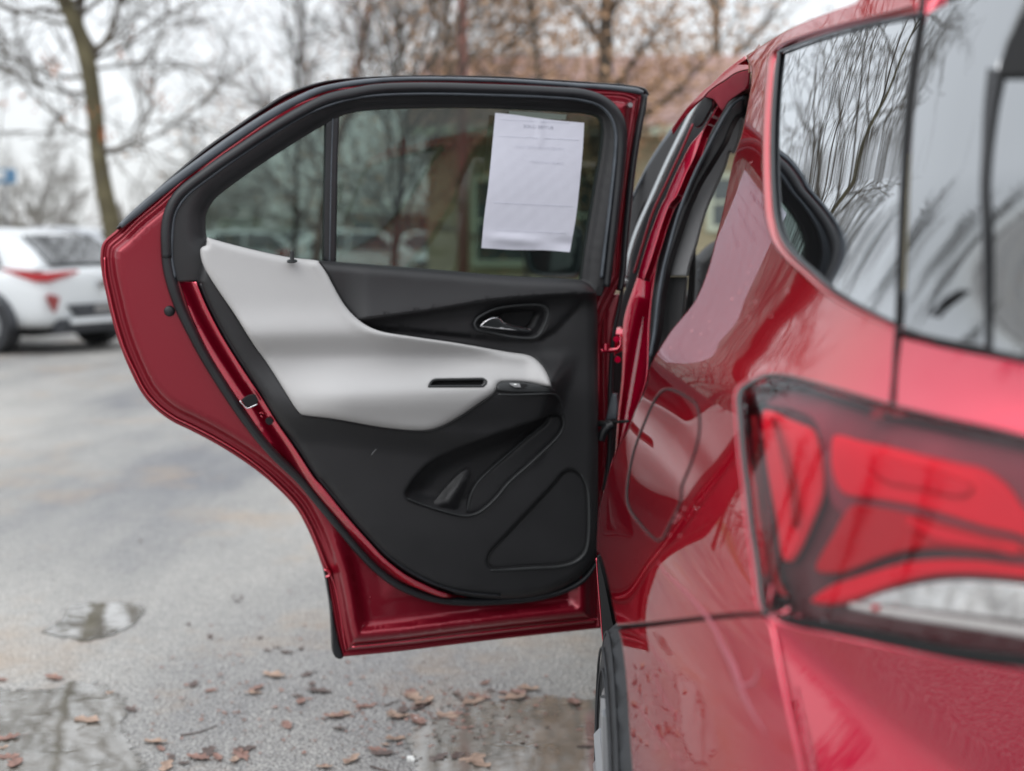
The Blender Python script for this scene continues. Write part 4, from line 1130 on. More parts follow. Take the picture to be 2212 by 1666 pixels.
# black mouth of the wheel house and the mud flap ahead of the tyre
PW = surf_plane((.13, 2.36, .7), (-.35, -1, 0))
relief('liner_lip', [(1290, 1200, 1), (1300, 1235), (1314, 1300), (1325, 1352), (1337, 1375), (1342, 1400), (1330, 1440), (1318, 1450), (1309, 1420), (1303, 1380), (1297, 1300), (1292, 1240)], surf_plane((.11, 2.30, .7), (-.5, -1, 0)), 0, M['dark'], suv, sp=14, thick=.05)
strip('sill_edge', [(1289, 1205), (1293, 1260), (1298, 1320), (1302, 1370), (1306, 1398)], surf_plane((.10, 2.40, .7), (-.3, -1, 0)), 0, [4, 5, 5, 5, 4], M['red'], suv, depth=.004)
relief('mud_guard', [(1304, 1398, 1), (1312, 1402), (1320, 1450), (1316, 1500), (1312, 1560, 1), (1306, 1500), (1302, 1440)], surf_plane((.10, 2.42, .5), (-.3, -1, 0)), 0, M['rubber_grey'], suv, sp=12, thick=.01)

# ---------------- roof side, door opening top, front part of the car
RS = lambda y, n=(-.35, -1, .1): surf_plane((.35, y, 1.6), n)
def slab(name, pts, y, m, n=(-.5, -1, .15), th=.02, sp=12, e=(3, .002), parent=suv, h=0.0):
    d = ray(*pts[len(pts) // 2][:2]); p0 = d * y + np.array([0, 0, CAM_H])
    return relief(name, pts, surf_plane(p0, n), h, m, parent, sp=sp, edge=e, thick=th)
slab('roof_rail', [(1608, 121, 1), (1622, 149, 1), (1590, 158), (1566, 174), (1544, 188), (1529, 200), (1519, 212), (1508, 221), (1480, 252), (1453, 290, 1), (1450, 279, 1), (1467, 255), (1481, 236), (1502, 213), (1520, 195), (1537, 181), (1566, 153)], 2.9, M['red'], n=(-.96, -.22, .22), e=(2, .0015), th=.002)
slab('drip_channel', [(1622, 148, 1), (1618, 190, 1), (1600, 202), (1575, 220), (1560, 240), (1540, 215), (1522, 210), (1529, 199), (1544, 187), (1566, 173), (1590, 157)], 2.95, M['red'], n=(-.3, -.8, -.55))
slab('rubber_cap', [(1521, 205, 1), (1535, 208), (1540, 222), (1530, 245), (1514, 270), (1502, 275), (1500, 250)], 2.97, M['rubber'], n=(-.3, -1, 0))
slab('front_frame', [(1453, 288, 1), (1431, 318), (1405, 356), (1383, 396), (1368, 428), (1358, 452), (1350, 500), (1346, 590), (1340, 590), (1345, 500), (1351, 450), (1365, 422), (1379, 393), (1405, 343), (1431, 303), (1450, 277, 1)], 3.45, M['rubber_grey'], n=(-.8, -.6, .35), e=(3, .003), th=.004)
slab('front_door_glass', [(1509, 222, 1), (1490, 247), (1467, 293), (1444, 340), (1424, 385), (1403, 430), (1394, 438), (1368, 505), (1354, 558), (1345, 604, 1), (1337, 600, 1), (1337, 540), (1345, 470), (1352, 455), (1370, 428), (1381, 401), (1407, 350), (1433, 310), (1455, 280), (1483, 242)], 3.55, M['black'], n=(-.9, -.45, .15))
strip('window_bright_strip', [(1516, 212), (1499, 236), (1472, 290), (1441, 354), (1408, 428), (1375, 503), (1359, 556), (1351, 603)], surf_plane((.22, 3.40, 1.4), (-.7, -.7, .2)), 0, [8, 11, 12, 12, 12, 12, 11, 9], M['satin'], suv, depth=.004)
slab('strip_end_cap', [(1345, 604, 1), (1356, 604, 1), (1352, 616), (1343, 620, 1)], 3.35, M['satin'])
slab('pillar_seal', [(1519, 220, 1), (1532, 240), (1543, 243), (1520, 284), (1494, 314), (1471, 358), (1450, 402), (1438, 430), (1413, 487), (1397, 535), (1383, 583), (1369, 623), (1353, 674), (1342, 720), (1330, 760), (1322, 760, 1), (1330, 700), (1345, 640), (1357, 604), (1364, 556), (1380, 503), (1405, 438), (1414, 428), (1435, 383), (1477, 289), (1505, 240)], 3.28, M['rubber'], n=(-.5, -.9, .1))
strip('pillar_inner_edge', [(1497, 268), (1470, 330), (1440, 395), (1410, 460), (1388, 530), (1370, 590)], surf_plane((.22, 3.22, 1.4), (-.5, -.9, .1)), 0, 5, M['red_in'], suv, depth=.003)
bp = slab('door_pillar', [(1567, 205, 1), (1573, 222), (1552, 256), (1526, 304), (1503, 354), (1490, 382), (1470, 430), (1460, 443), (1440, 494), (1424, 549), (1415, 602), (1409, 646), (1403, 711), (1402, 755), (1398, 820), (1386, 860), (1372, 895), (1360, 925), (1350, 945), (1342, 975), (1330, 1010), (1331, 960), (1336, 888), (1343, 814), (1345, 750), (1346, 700), (1352, 670), (1369, 619), (1382, 581), (1396, 533), (1412, 485), (1431, 438), (1437, 428), (1449, 400), (1470, 356), (1493, 312), (1518, 282), (1541, 241)], 3.13, M['red'], n=(-.72, -.72, .12), e=(5, .004), th=.04)
slab('pillar_face', [(1563, 212, 1), (1543, 247), (1522, 283), (1500, 342), (1484, 374), (1460, 428), (1449, 440), (1431, 485), (1417, 530), (1403, 574), (1391, 606, 1), (1377, 600, 1), (1381, 583), (1395, 535), (1411, 487), (1430, 440), (1437, 428), (1448, 400), (1469, 356), (1492, 312), (1517, 282), (1540, 241)], 3.04, M['red'], n=(-.72, -.67, .20), e=(3, .003), th=.02, parent=bp)
slab('opening_seal', [(1612, 202, 1), (1604, 245, 1), (1594, 250), (1581, 270), (1566, 305), (1541, 347), (1509, 400), (1496, 428), (1484, 455), (1463, 515), (1449, 560), (1440, 597), (1431, 644), (1426, 690), (1421, 725), (1408, 773), (1399, 800, 1), (1402, 755), (1404, 711), (1409, 646), (1415, 602), (1424, 549), (1440, 494), (1460, 443), (1470, 430), (1490, 382), (1503, 354), (1526, 304), (1551, 257), (1566, 229), (1585, 210)], 3.04, M['rubber'], n=(-.5, -.9, .1), e=(6, .006))
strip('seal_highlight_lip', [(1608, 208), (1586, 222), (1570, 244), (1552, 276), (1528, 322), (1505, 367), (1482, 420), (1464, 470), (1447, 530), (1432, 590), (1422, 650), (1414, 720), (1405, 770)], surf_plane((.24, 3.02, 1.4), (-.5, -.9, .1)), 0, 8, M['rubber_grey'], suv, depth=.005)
slab('pillar_trim', [(1604, 244, 1), (1602, 262), (1598, 288), (1581, 330), (1576, 326), (1566, 356), (1551, 391), (1534, 428), (1516, 478), (1502, 530), (1490, 565), (1483, 596, 1), (1441, 596, 1), (1450, 560), (1464, 515), (1485, 455), (1497, 428), (1510, 400), (1542, 347), (1567, 305), (1582, 270)], 3.07, M['vinyl_dark'], n=(-.3, -1, .1), e=(4, .003))
slab('lower_pillar_trim', [(1441, 598, 1), (1483, 598, 1), (1481, 620), (1478, 650), (1474, 690, 1), (1440, 740, 1), (1418, 762, 1), (1424, 725), (1430, 680), (1433, 644)], 3.09, M['black'], n=(-.3, -1, .1), e=(3, .002))
slab('seat_belt', [(1490, 563, 1), (1500, 535, 1), (1499, 600), (1494, 660), (1484, 685, 1), (1476, 690, 1), (1484, 640), (1487, 600)], 3.2, M['dark'], n=(-.3, -1, 0))
slab('headrest', [(1500, 556), (1512, 547), (1526, 532), (1543, 521), (1565, 516), (1600, 520), (1600, 690), (1480, 690), (1490, 640), (1496, 590)], 3.75, M['black_up'], n=(0, -1, .1), e=(25, .06), th=.06, sp=16)
strip('headrest_ring', [(1512, 580), (1507, 592), (1508, 605), (1516, 612)], surf_plane((.4, 3.6, 1.2), (0, -1, 0)), 0, 3, M['rubber_grey'], suv, depth=.003)
strip('belt_buckle', [(1483, 606), (1480, 625), (1482, 640), (1478, 660), (1474, 676)], surf_plane((.35, 3.3, 1.2), (0, -1, 0)), 0, 3, M['satin'], suv, depth=.003)
# cabin shell: roof skin, far side, dash and rear seat keep the inside dark
rf = MB(); rows = []
for y in (1.50, 1.8, 2.2, 2.7, 3.3, 3.9, 4.5):
    zc = {1.50: 1.60, 1.8: 1.635, 2.2: 1.66, 2.7: 1.675, 3.3: 1.675, 3.9: 1.655, 4.5: 1.60}[y]
    x0 = .37 + max(0, (y - 3.0)) * .035 + (.05 if y < 1.6 else 0)
    rows.append([(x0, y, zc - .045), (x0 + .06, y, zc - .022), (x0 + .2, y, zc - .004), (x0 + .5, y, zc + .006), (1.1, y, zc + .01), (1.5, y, zc + .004), (1.8, y, zc - .02), (1.92, y, zc - .06)])
V = sum(rows, []); n = 8
rf.add(V, [(i * n + k, i * n + k + 1, (i + 1) * n + k + 1, (i + 1) * n + k) for i in range(6) for k in range(n - 1)])
rf.build('roof_skin', M['red'], suv, smooth=True)
hl = MB(); hl.box((1.12, 3.0, 1.575), (1.35, 2.7, .02)); hl.build('headliner', M['vinyl_dark'], suv)
fs = MB(); fs.box((2.02, 2.6, .80), (.06, 4.2, .85)); fs.box((1.97, 2.15, 1.36), (.05, .5, .42)); fs.box((1.97, 3.2, 1.36), (.05, .12, .42)); fs.build('far_side', M['red'], suv)
ds = MB(); ds.box((1.10, 4.5, .95), (1.5, .5, .35)); ds.build('dashboard', M['black'], suv, bevel=.05)
st_ = MB(); st_.box((1.10, 2.35, .80), (1.35, .30, .70)); st_.box((1.1, 2.75, .55), (1.35, .5, .25)); st_.build('rear_seat', M['black_up'], suv, bevel=.06)
fl_ = MB(); fl_.box((1.06, 2.9, .34), (1.7, 3.6, .06)); fl_.build('floor_pan', M['dark'], suv)
fd = MB(); fd.box((.19, 4.0, .74), (.07, 1.55, .70)); fd.build('front_door', M['red'], suv, bevel=.03)
hd = MB(); hd.box((1.1, 5.4, .80), (1.75, 1.3, .30)); hd.box((1.1, 5.5, .5), (1.7, 1.2, .4)); hd.build('front_end', M['red'], suv, bevel=.08)
fw_ = MB(); fw_.disc_cyl((.20, 5.15, .355), (1, 0, 0), .355, .22, 32); fw_.disc_cyl((1.85, 5.15, .355), (1, 0, 0), .355, .22, 32); fw_.disc_cyl((1.85, 2.0, .355), (1, 0, 0), .355, .22, 32)
fw_.build('other_wheels', M['tyre'], suv, smooth=True, auto=.6)
# the tail beyond the right edge of the picture
re_ = MB(); re_.box((1.35, 1.16, .88), (1.3, .36, .55)); re_.box((1.35, 1.02, .62), (1.4, .12, .3)); re_.build('rear_end', M['red'], suv, bevel=.05)
rg_ = MB(); rg_.box((1.35, 1.40, 1.37), (1.1, .04, .42), Matrix.Rotation(R(-22), 3, 'X')); rg_.build('rear_glass', M['gloss_black'], suv)

# ---------------- mirror of the front door, seen through the door glass
mir = slab('door_mirror', [(1131, 500), (1150, 488), (1245, 486), (1259, 500), (1260, 545), (1255, 585), (1246, 599), (1230, 601), (1165, 597), (1145, 588), (1133, 560)], 4.3, M['rubber'], n=(0, -1, 0), e=(10, .03), th=.09, sp=10)
slab('mirror_glass', [(1142, 505), (1155, 496), (1240, 494), (1251, 504), (1252, 545), (1246, 582), (1236, 592), (1168, 588), (1150, 580), (1143, 558)], 4.27, M['car_glass'], n=(.08, -1, .15), e=(3, .002), th=.004, sp=14, parent=mir)
strip('mirror_rim', [(1160, 497), (1146, 510), (1143, 560), (1151, 582), (1170, 590), (1236, 594), (1247, 584), (1253, 545), (1252, 505)], surf_plane((0.0, 4.25, 1.2), (0, -1, 0)), 0, 4, M['rubber_grey'], mir, depth=.004)

# ================================================================== THE OPEN DOOR
SIL = [(252, 497, 1), (223, 524), (217, 550), (220, 591), (229, 635), (243, 694), (260, 749), (284, 807), (308, 852), (336, 884), (371, 910), (412, 930), (463, 957), (515, 989), (556, 1018), (594, 1050), (638, 1096), (662, 1137), (683, 1185), (697, 1224), (703, 1240), (714, 1290), (724, 1350), (735, 1400), (740, 1419, 1), (856, 1408), (994, 1391), (1131, 1375), (1299, 1357, 1), (1299, 1300), (1298, 1000), (1300, 700), (1345, 600, 1), (1352, 500), (1366, 380), (1384, 260), (1392, 205, 1), (1357, 189), (1288, 183), (1185, 175), (1082, 169), (979, 167), (876, 168), (773, 173), (714, 179), (669, 191), (618, 212), (563, 246), (508, 284), (446, 328), (388, 376), (329, 428), (288, 462)]
GL = [(446, 512, 1), (444, 490), (446, 463), (463, 432), (491, 408), (583, 343), (702, 269), (734, 252), (756, 244), (808, 237), (900, 233), (1013, 232), (1151, 237), (1235, 242), (1271, 245), (1296, 254), (1303, 274), (1300, 326), (1288, 395), (1274, 480), (1264, 540), (1256, 606, 1), (1234, 607), (1097, 599), (959, 587), (822, 576), (719, 568), (683, 564), (618, 556), (515, 533), (460, 518)]
def h_shell(u, v, d):
    h = .004 + .004 * sstep(0, 4, d) - .004 * sstep(5, 8, d) * (1 - sstep(9, 13, d)) + .010 * sstep(10, 17, d) - .004 * sstep(18, 21, d) * (1 - sstep(22, 27, d)) + .030 * sstep(22, 40, d)
    # lower corner: a wide pressed recess
    low = sstep(1130, 1230, v)
    h = h + low * (.012 * sstep(14, 24, d) * (1 - sstep(44, 62, d)) - .010 * sstep(50, 72, d) * (1 - sstep(110, 150, d)))
    return h
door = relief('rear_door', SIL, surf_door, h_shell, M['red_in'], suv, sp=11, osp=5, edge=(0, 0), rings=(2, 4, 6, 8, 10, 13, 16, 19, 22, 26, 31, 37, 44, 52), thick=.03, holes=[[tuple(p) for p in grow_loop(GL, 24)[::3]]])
# trim that closes the back (outside) of the door is its own thickness

strip('frame_outer_felt', [(253, 494), (329, 423), (388, 371), (446, 323), (508, 279), (563, 241), (618, 207), (669, 187), (714, 176), (773, 170), (876, 165.5), (979, 165.5), (1082, 168), (1185, 174), (1288, 181), (1357, 187), (1391, 196), (1397, 208)], surf_door, .012, [6, 8, 9, 9, 9, 9, 9, 8, 6, 5, 4, 4, 4, 4, 5, 6, 9, 9], M['rubber'], door, depth=.012)
strip('frame_grey_moulding', [(260, 489), (297, 457), (340, 421), (426, 356), (512, 295), (597, 241), (650, 213), (689, 196), (759, 181), (830, 173.5), (911, 171), (1082, 174.5), (1254, 185.5), (1320, 190), (1376, 197), (1388, 201)], surf_door, .047, [12, 18, 19, 20, 20, 19, 17, 15, 13, 11, 10, 10, 11, 12, 13, 10], M['rubber_grey'], door, depth=.006)
strip('frame_rear_felt', [(1392, 205), (1390, 222), (1380, 274), (1371, 326), (1362, 395), (1356, 456), (1350, 520), (1346, 580), (1342, 610), (1338, 628)], surf_door, .035, [12, 12, 14, 14, 14, 14, 13, 12, 12, 10], M['rubber'], door, depth=.012)
scr = MB(); c = surf_door(np.array(1362.), np.array(227.), .060); scr.disc_cyl(Vector(c), Vector(-DN), .0055, .012, 14); scr.build('frame_screw', M['steel'], door, smooth=True, auto=.7)

# black window surround
SUR = [(362, 500, 1), (356, 540), (362, 600, 1), (444, 608, 1), (436, 565), (430, 540), (436, 531), (446, 529), (447, 513, 1)]
surround_outer = [(361, 520), (360, 490), (368, 450), (395, 412), (455, 366), (523, 319), (590, 275), (655, 238), (706, 217), (760, 204), (812, 196), (911, 191), (1048, 193), (1185, 199), (1262, 206), (1305, 221), (1330, 246), (1343, 280), (1343, 300), (1338, 360), (1328, 446), (1318, 532), (1310, 600), (1300, 640, 1), (1252, 640, 1), (1234, 625), (1097, 616), (959, 604), (822, 593), (719, 586), (683, 582), (618, 574), (515, 552), (462, 540), (448, 560), (452, 608, 1), (382, 608, 1), (366, 570)]
dist_gl = smooth_loop(GL, 5)
def h_sur(u, v, d):
    dg = dist_loop(dist_gl, np.stack([u, v], 1))
    return .034 + .022 * sstep(2, 20, dg) + .004 * np.cos(np.clip(dg, 0, 40) / 6)
relief('window_surround', surround_outer, surf_door, h_sur, M['black'], door, sp=11, osp=5, edge=(3, .002), rings=(4, 9, 14), thick=.02, holes=[GL], hole_edge=(4, .004))
# second lip between the surround and the seal
strip('inner_lip', [(378, 600), (371, 560), (372, 500), (378, 462), (402, 424), (460, 378), (528, 330), (596, 285), (660, 248), (712, 227), (763, 213), (815, 206), (911, 203), (1048, 205), (1185, 210), (1258, 217), (1298, 230), (1320, 254), (1330, 288), (1329, 330), (1318, 440), (1306, 540), (1299, 600)], surf_door, .060, 7, M['rubber_grey'], door, depth=.006)

# main weather seal
seal_c = [(361, 557), (360, 500), (366, 462), (385, 425), (450, 372), (521, 323), (588, 279), (655, 240), (706, 216), (762, 203), (812, 194), (911, 190), (1048, 193), (1185, 199), (1264, 206), (1303, 221), (1328, 246), (1340, 276), (1342, 310), (1338, 370), (1328, 460), (1318, 545), (1309, 620)]
strip('weather_seal', seal_c, surf_door, .058, [25, 26, 26, 26, 26, 26, 26, 26, 26, 26, 25, 24, 24, 24, 25, 26, 27, 26, 24, 22, 20, 18, 16], M['rubber'], door, depth=.013, n=14)
seal_l = [(360, 500), (360, 540), (364, 580), (374, 620), (391, 668), (418, 724), (441, 768), (481, 833), (525, 899), (562, 948), (600, 990), (648, 1036), (690, 1086), (736, 1142), (776, 1190), (813, 1228), (853, 1259), (901, 1282), (947, 1295), (1000, 1300), (1062, 1299), (1148, 1292), (1217, 1275), (1260, 1250), (1287, 1214)]
strip('weather_seal', seal_l, surf_door, .056, [25, 25, 25, 25, 24, 23, 22, 22, 21, 20, 20, 20, 20, 19, 19, 19, 19, 19, 18, 18, 18, 17, 15, 13, 9], M['rubber'], door, depth=.012, n=14)

# red latch face between seal and trim
latch_face = [(387, 609, 1), (424, 609, 1), (442, 653), (479, 725), (524, 797), (565, 858), (599, 913), (637, 968), (683, 1037), (695, 1048), (742, 1107), (790, 1162), (831, 1206), (876, 1241), (920, 1264), (961, 1281), (1010, 1289), (959, 1291), (911, 1276), (863, 1256), (822, 1228), (781, 1187), (736, 1132), (685, 1071), (651, 1028), (600, 978), (566, 940), (535, 896), (491, 831), (449, 762), (412, 683)]
lf_in = smooth_loop([(424, 609), (442, 653), (479, 725), (524, 797), (565, 858), (599, 913), (637, 968), (683, 1037), (742, 1107), (790, 1162), (831, 1206), (876, 1241), (920, 1264), (961, 1281)], 6, False)
def h_latch(u, v, d):
    di = dist_loop(lf_in, np.stack([u, v], 1), False)
    return .052 + .042 * (1 - sstep(0, 34, di))
relief('latch_face', latch_face, surf_door, h_latch, M['red'], door, sp=8, osp=5, thick=.02, edge=(3, .003))
lt = relief('latch_mouth', [(521, 865, 1), (531, 857), (545, 852), (552, 853, 1), (558, 866), (556, 872, 1), (540, 880), (532, 880, 1)], surf_door, .098, M['dark'], door, sp=8, osp=3, thick=.006, edge=(2, .002))
strip('latch_plate_edge', [(518, 866), (527, 876), (534, 882), (545, 878), (557, 873)], surf_door, .099, 3.2, M['chrome'], door, depth=.0025, sp=4)
bt = MB(); c = Vector(surf_door(np.array(581.), np.array(909.), .084)); bt.disc_cyl(c, Vector(DN), .0075, .010, 18); bt.build('latch_bolt', M['dark'], door, smooth=True, auto=.6)
emb = MB()
for (a, b, c2, d2) in [(560, 893, 566, 891), (566, 891, 570, 896), (563, 898, 569, 903), (573, 892, 577, 893), (576, 898, 584, 899)]:
    emb.tube([Vector(surf_door(np.array(float(a)), np.array(float(b)), .082)), Vector(surf_door(np.array(float(c2)), np.array(float(d2)), .082))], .0012, 6)
emb.build('stamped_mark', M['red'], door, smooth=True)
pg = MB(); c = Vector(surf_door(np.array(366.), np.array(672.), .044)); pg.tube([c, c + Vector(DN) * .006, c + Vector(DN) * .009], [.0115, .0110, .008], 24); pg.build('round_plug', M['rubber'], door, smooth=True, auto=.8)
for (u_, v_) in [(800, 1290), (843, 1335), (757, 1240), (773, 1318), (748, 1316), (1006, 1258)][:5]:
    pn_ = MB(); c = Vector(surf_door(np.array(float(u_)), np.array(float(v_)), .034)); pn_.tube([c, c + Vector(DN) * .004], [.0035, .0025], 12); pn_.build('drain_dimple', M['red'], door, smooth=True)
# black guard at the rear lower edge
relief('edge_guard', [(700, 1232, 1), (706, 1240), (712, 1280), (720, 1330), (731, 1385), (742, 1420, 1), (736, 1424), (726, 1421), (720, 1412), (717, 1370), (714, 1320), (707, 1270)], surf_door, .012, M['rubber'], door, sp=8, osp=4, thick=.02, edge=(3, .004))
strip('edge_roll', [(700, 1230), (711, 1235), (712, 1243), (703, 1246)], surf_door, .022, [5, 8, 7, 4], M['red'], door, depth=.006, sp=4)
strip('flange_bead', [(226, 556), (228, 595), (237, 640), (251, 698), (268, 752), (290, 800), (314, 846), (341, 876), (375, 901), (416, 921), (467, 948), (519, 979), (561, 1010), (599, 1044), (642, 1090), (668, 1133), (688, 1180), (702, 1216), (722, 1262), (734, 1320), (743, 1380), (748, 1405)], surf_door, .014, 4, M['red'], door, depth=.003)
strip('bottom_bead', [(760, 1398), (856, 1388), (994, 1372), (1131, 1356), (1290, 1338)], surf_door, .030, 5, M['red'], door, depth=.003)

# ---------------- trim panel
TRIM = [(426, 608, 1), (443, 653), (480, 725), (525, 797), (566, 858), (600, 913), (638, 968), (683, 1037), (695, 1047), (740, 1104), (788, 1159), (829, 1203), (874, 1238), (918, 1262), (959, 1279), (1000, 1288), (1080, 1296), (1148, 1292), (1200, 1279), (1234, 1262), (1266, 1237), (1284, 1213), (1291, 1185), (1292, 1100), (1292, 900), (1291, 700), (1289, 634, 1), (1272, 613), (1254, 605), (1234, 603), (1097, 596), (959, 584), (822, 573), (719, 565), (683, 562, 1), (618, 554), (515, 531), (460, 516), (448, 516), (436, 540), (437, 560)]
crease = np.array([(760, 694), (774, 690), (925, 670), (1062, 647), (1180, 637), (1320, 632)], float)
ridge = np.array([(1262, 640), (1248, 663), (1200, 714), (1165, 735), (1097, 737), (994, 727), (880, 716), (800, 712)], float)
def sdist(poly, u, v):
    """signed distance, positive below the line"""
    P = np.stack([u, v], 1); best = np.full(len(P), 1e9); sg = np.ones(len(P))
    for i in range(len(poly) - 1):
        a, b = poly[i], poly[i + 1]; ab = b - a; t = np.clip(((P - a) @ ab) / (ab @ ab), 0, 1)
        q = P - (a + t[:, None] * ab); dd = np.hypot(*q.T); cr = ab[0] * q[:, 1] - ab[1] * q[:, 0]
        up = dd < best; best = np.where(up, dd, best); sg = np.where(up, np.sign(cr), sg)
    return best * sg
def arm(u, v):
    """the armrest swelling shared by grey and black trim"""
    fade = sstep(560, 760, u) * .75 + .25
    fr = 1 - sstep(1180, 1226, u + (v - 850) * .35)
    top = 790 - (u - 640) * .03
    vc = 866 - (u - 640) * .045
    b = sstep(top - 20, vc, v)
    low = 1 - .35 * sstep(vc + 4, 930, v) - .65 * sstep(918, 985, v + np.clip(900 - u, -400, 200) * .12)
    return .060 * b * low * fade * fr * sstep(520, 640, u + 40)
def h_trim(u, v, d):
    s1 = sdist(crease, u, v); s2 = sdist(ridge[::-1] if True else ridge, u, v)
    h = .098 + np.zeros_like(u)
    right = sstep(740, 800, u)
    # sill: rises to the crease then undercuts
    h = h + right * np.where(s1 < 0, .020 * np.exp(-(np.abs(s1) / 60) ** 1.2) + .004, (.034 * np.exp(-s1 / 9.0) - .010 * (1 - sstep(740, 860, v))))
    h = h - right * .011 * sstep(-9, 3, s2) * np.exp(-np.clip(s2, 0, None) / 42) * (s1 > 0) * sstep(0, 30, s1)
    h = h + arm(u, v)
    # lower trim leans back to the bottom edge
    h = h - .012 * sstep(1130, 1290, v)
    return h
POCKET = [(876, 1069), (891, 1040), (925, 1003), (953, 986), (994, 968), (1062, 942), (1165, 906), (1195, 896), (1213, 899), (1217, 917), (1212, 932), (1200, 948), (1150, 996), (1097, 1044), (1075, 1071), (1055, 1091), (1031, 1108), (1007, 1113), (980, 1110), (925, 1094), (885, 1080)]
SPK = [(1055, 1209), (1062, 1193), (1100, 1151), (1150, 1098), (1200, 1044), (1218, 1023), (1234, 1016), (1250, 1024), (1263, 1043), (1268, 1079), (1268, 1165), (1262, 1190), (1241, 1209), (1213, 1218), (1131, 1223), (1069, 1227), (1057, 1221)]
BEZ = [(1025, 700), (1030, 689), (1048, 677), (1072, 667), (1100, 662), (1140, 658.5), (1170, 660), (1180, 666), (1184, 676), (1178, 700), (1166, 722), (1156, 729), (1140, 731), (1100, 727), (1050, 716), (1030, 711)]
GREY = [(448, 513, 1), (460, 517), (515, 532), (618, 555), (683, 563), (690, 565, 1), (705, 587), (723, 622), (740, 653), (760, 678), (788, 701), (822, 716), (891, 728), (994, 743), (1097, 761), (1145, 769), (1162, 780), (1176, 797), (1186, 817), (1191, 835, 1), (1172, 833), (1131, 826), (1097, 825), (1078, 828), (1074, 838), (1068, 849), (1038, 870), (994, 900), (953, 922), (925, 930), (891, 931), (822, 924), (719, 906), (652, 897), (638, 883), (618, 852), (590, 807), (549, 745), (508, 680), (470, 625), (443, 581), (434, 550), (435, 537), (446, 530, 1), (447, 524)]
SLOT = [(926, 835, 1), (934, 823), (944, 820, 1), (1042, 818.5, 1), (1049, 822), (1049, 829), (1043, 834.5, 1)]
g_in0 = smooth_loop(GREY, 6)
trim = relief('door_trim', TRIM, surf_door, h_trim, M['black'], door, sp=10, osp=6, edge=(22, .030), rings=(), thick=.03, pts=[tuple(q) for k in (-4, 0, 4, 9) for q in (smooth_loop(crease[:, :], 8, False) + np.array([0, k]))] + [tuple(q) for k in (-8, 0, 8) for q in (smooth_loop(ridge, 8, False) + np.array([0, k]))], holes=[POCKET, [tuple(p) for p in grow_loop(SPK, 1.5)[::2]], BEZ, [tuple(p) for p in grow_loop(GREY, -3)[::2]]], hole_edge=(5, .006))
g_top = smooth_loop([(690, 565), (705, 587), (723, 622), (740, 653), (760, 678), (788, 701), (822, 716), (891, 728), (994, 743), (1097, 761), (1145, 769), (1162, 780), (1176, 797), (1186, 817), (1191, 835)], 8, False)
def h_grey(u, v, d):
    h = .104 + arm(u, v)
    # soft scoop under the window sill and the shaded roll below it
    vm = 742 - (u - 600) * .02
    h = h + .013 * np.exp(-((v - (vm - 22)) / 40) ** 2) * (v < vm - 22) + .013 * (1 - sstep(vm - 22, vm + 34, v)) * (v >= vm - 22)
    h = h + .012 * sstep(520, 720, v) * (1 - sstep(vm - 22, vm + 34, v))
    P_ = np.stack([u, v], 1); dt = dist_loop(g_top, P_, False)
    h = h + .016 * (1 - sstep(0, 46, dt)) * sstep(760, 860, u) + .006 * (1 - sstep(0, 30, dt))
    return h
gp = relief('grey_insert', GREY, surf_door, h_grey, M['vinyl'], door, sp=9, osp=5, edge=(16, .012), thick=.02, holes=[SLOT], hole_edge=(4, .004))
relief('pull_slot', [tuple(p) for p in grow_loop(SLOT, 1.5)[::3]], surf_door, lambda u, v, d: h_grey(u, v, d) - .020, M['dark'], gp, sp=12, osp=5, thick=.004)
strip('slot_bezel', SLOT, surf_door, lambda u, v, d: h_grey(u, v, d) + .0005, 5, M['black_up'], gp, depth=.002, sp=4, closed=True)
strip('insert_joint', [(690, 565), (705, 587), (723, 622), (740, 653), (760, 678), (788, 701), (822, 716), (891, 728), (994, 743), (1097, 761), (1145, 769), (1162, 780), (1176, 797), (1186, 817), (1192, 836)], surf_door, .104, 4, M['dark'], door, depth=.003)
strip('lower_joint', [(1074, 840), (1066, 852), (1038, 872), (994, 902), (953, 924), (925, 932), (891, 933), (822, 926), (719, 908), (652, 899)], surf_door, lambda u, v, d: .099 + arm(u, v), 3.5, M['dark'], door, depth=.003)

# lock button
lk = MB(); c = Vector(surf_door(np.array(631.), np.array(565.), .118)); lk.tube([c, c + Vector((0, 0, .020)), c + Vector((0, 0, .022))], [.0042, .0042, .002], 14); lk.disc_cyl(c - Vector((0, 0, .001)), (0, -.25, 1), .0105, .003, 20); lk.build('lock_button', M['black_up'], door, smooth=True, auto=.7)

# sill top edge line

# handle
cup = relief('handle_cup', [tuple(p) for p in grow_loop(BEZ, 1)[::3]], surf_door, lambda u, v, d: .086 - .032 * sstep(3, 22, d), M['black'], door, sp=7, osp=4, thick=.006)
strip('handle_bezel', BEZ, surf_door, .0995, 6, M['black_up'], door, depth=.004, sp=5, closed=True)
relief('handle_hollow', [(1082, 678), (1110, 671), (1150, 669), (1154, 676), (1143, 700), (1132, 708), (1110, 704), (1088, 696), (1080, 688)], surf_door, .064, M['dark'], door, sp=8, osp=4, thick=.004, edge=(4, .004))
lever = [(1036, 706), (1044, 696), (1058, 687.5), (1072, 685), (1081, 687), (1087, 694), (1096, 698), (1120, 704), (1144, 709), (1149, 712), (1147, 717), (1140, 718.5), (1110, 716), (1075, 712), (1045, 708)]
def h_lev(u, v, d): return .122 - .00022 * (u - 1036) - .00045 * (v - 700)
relief('lever', lever, surf_door, h_lev, M['chrome'], door, sp=4, osp=3, thick=.008, edge=(3.5, .006))

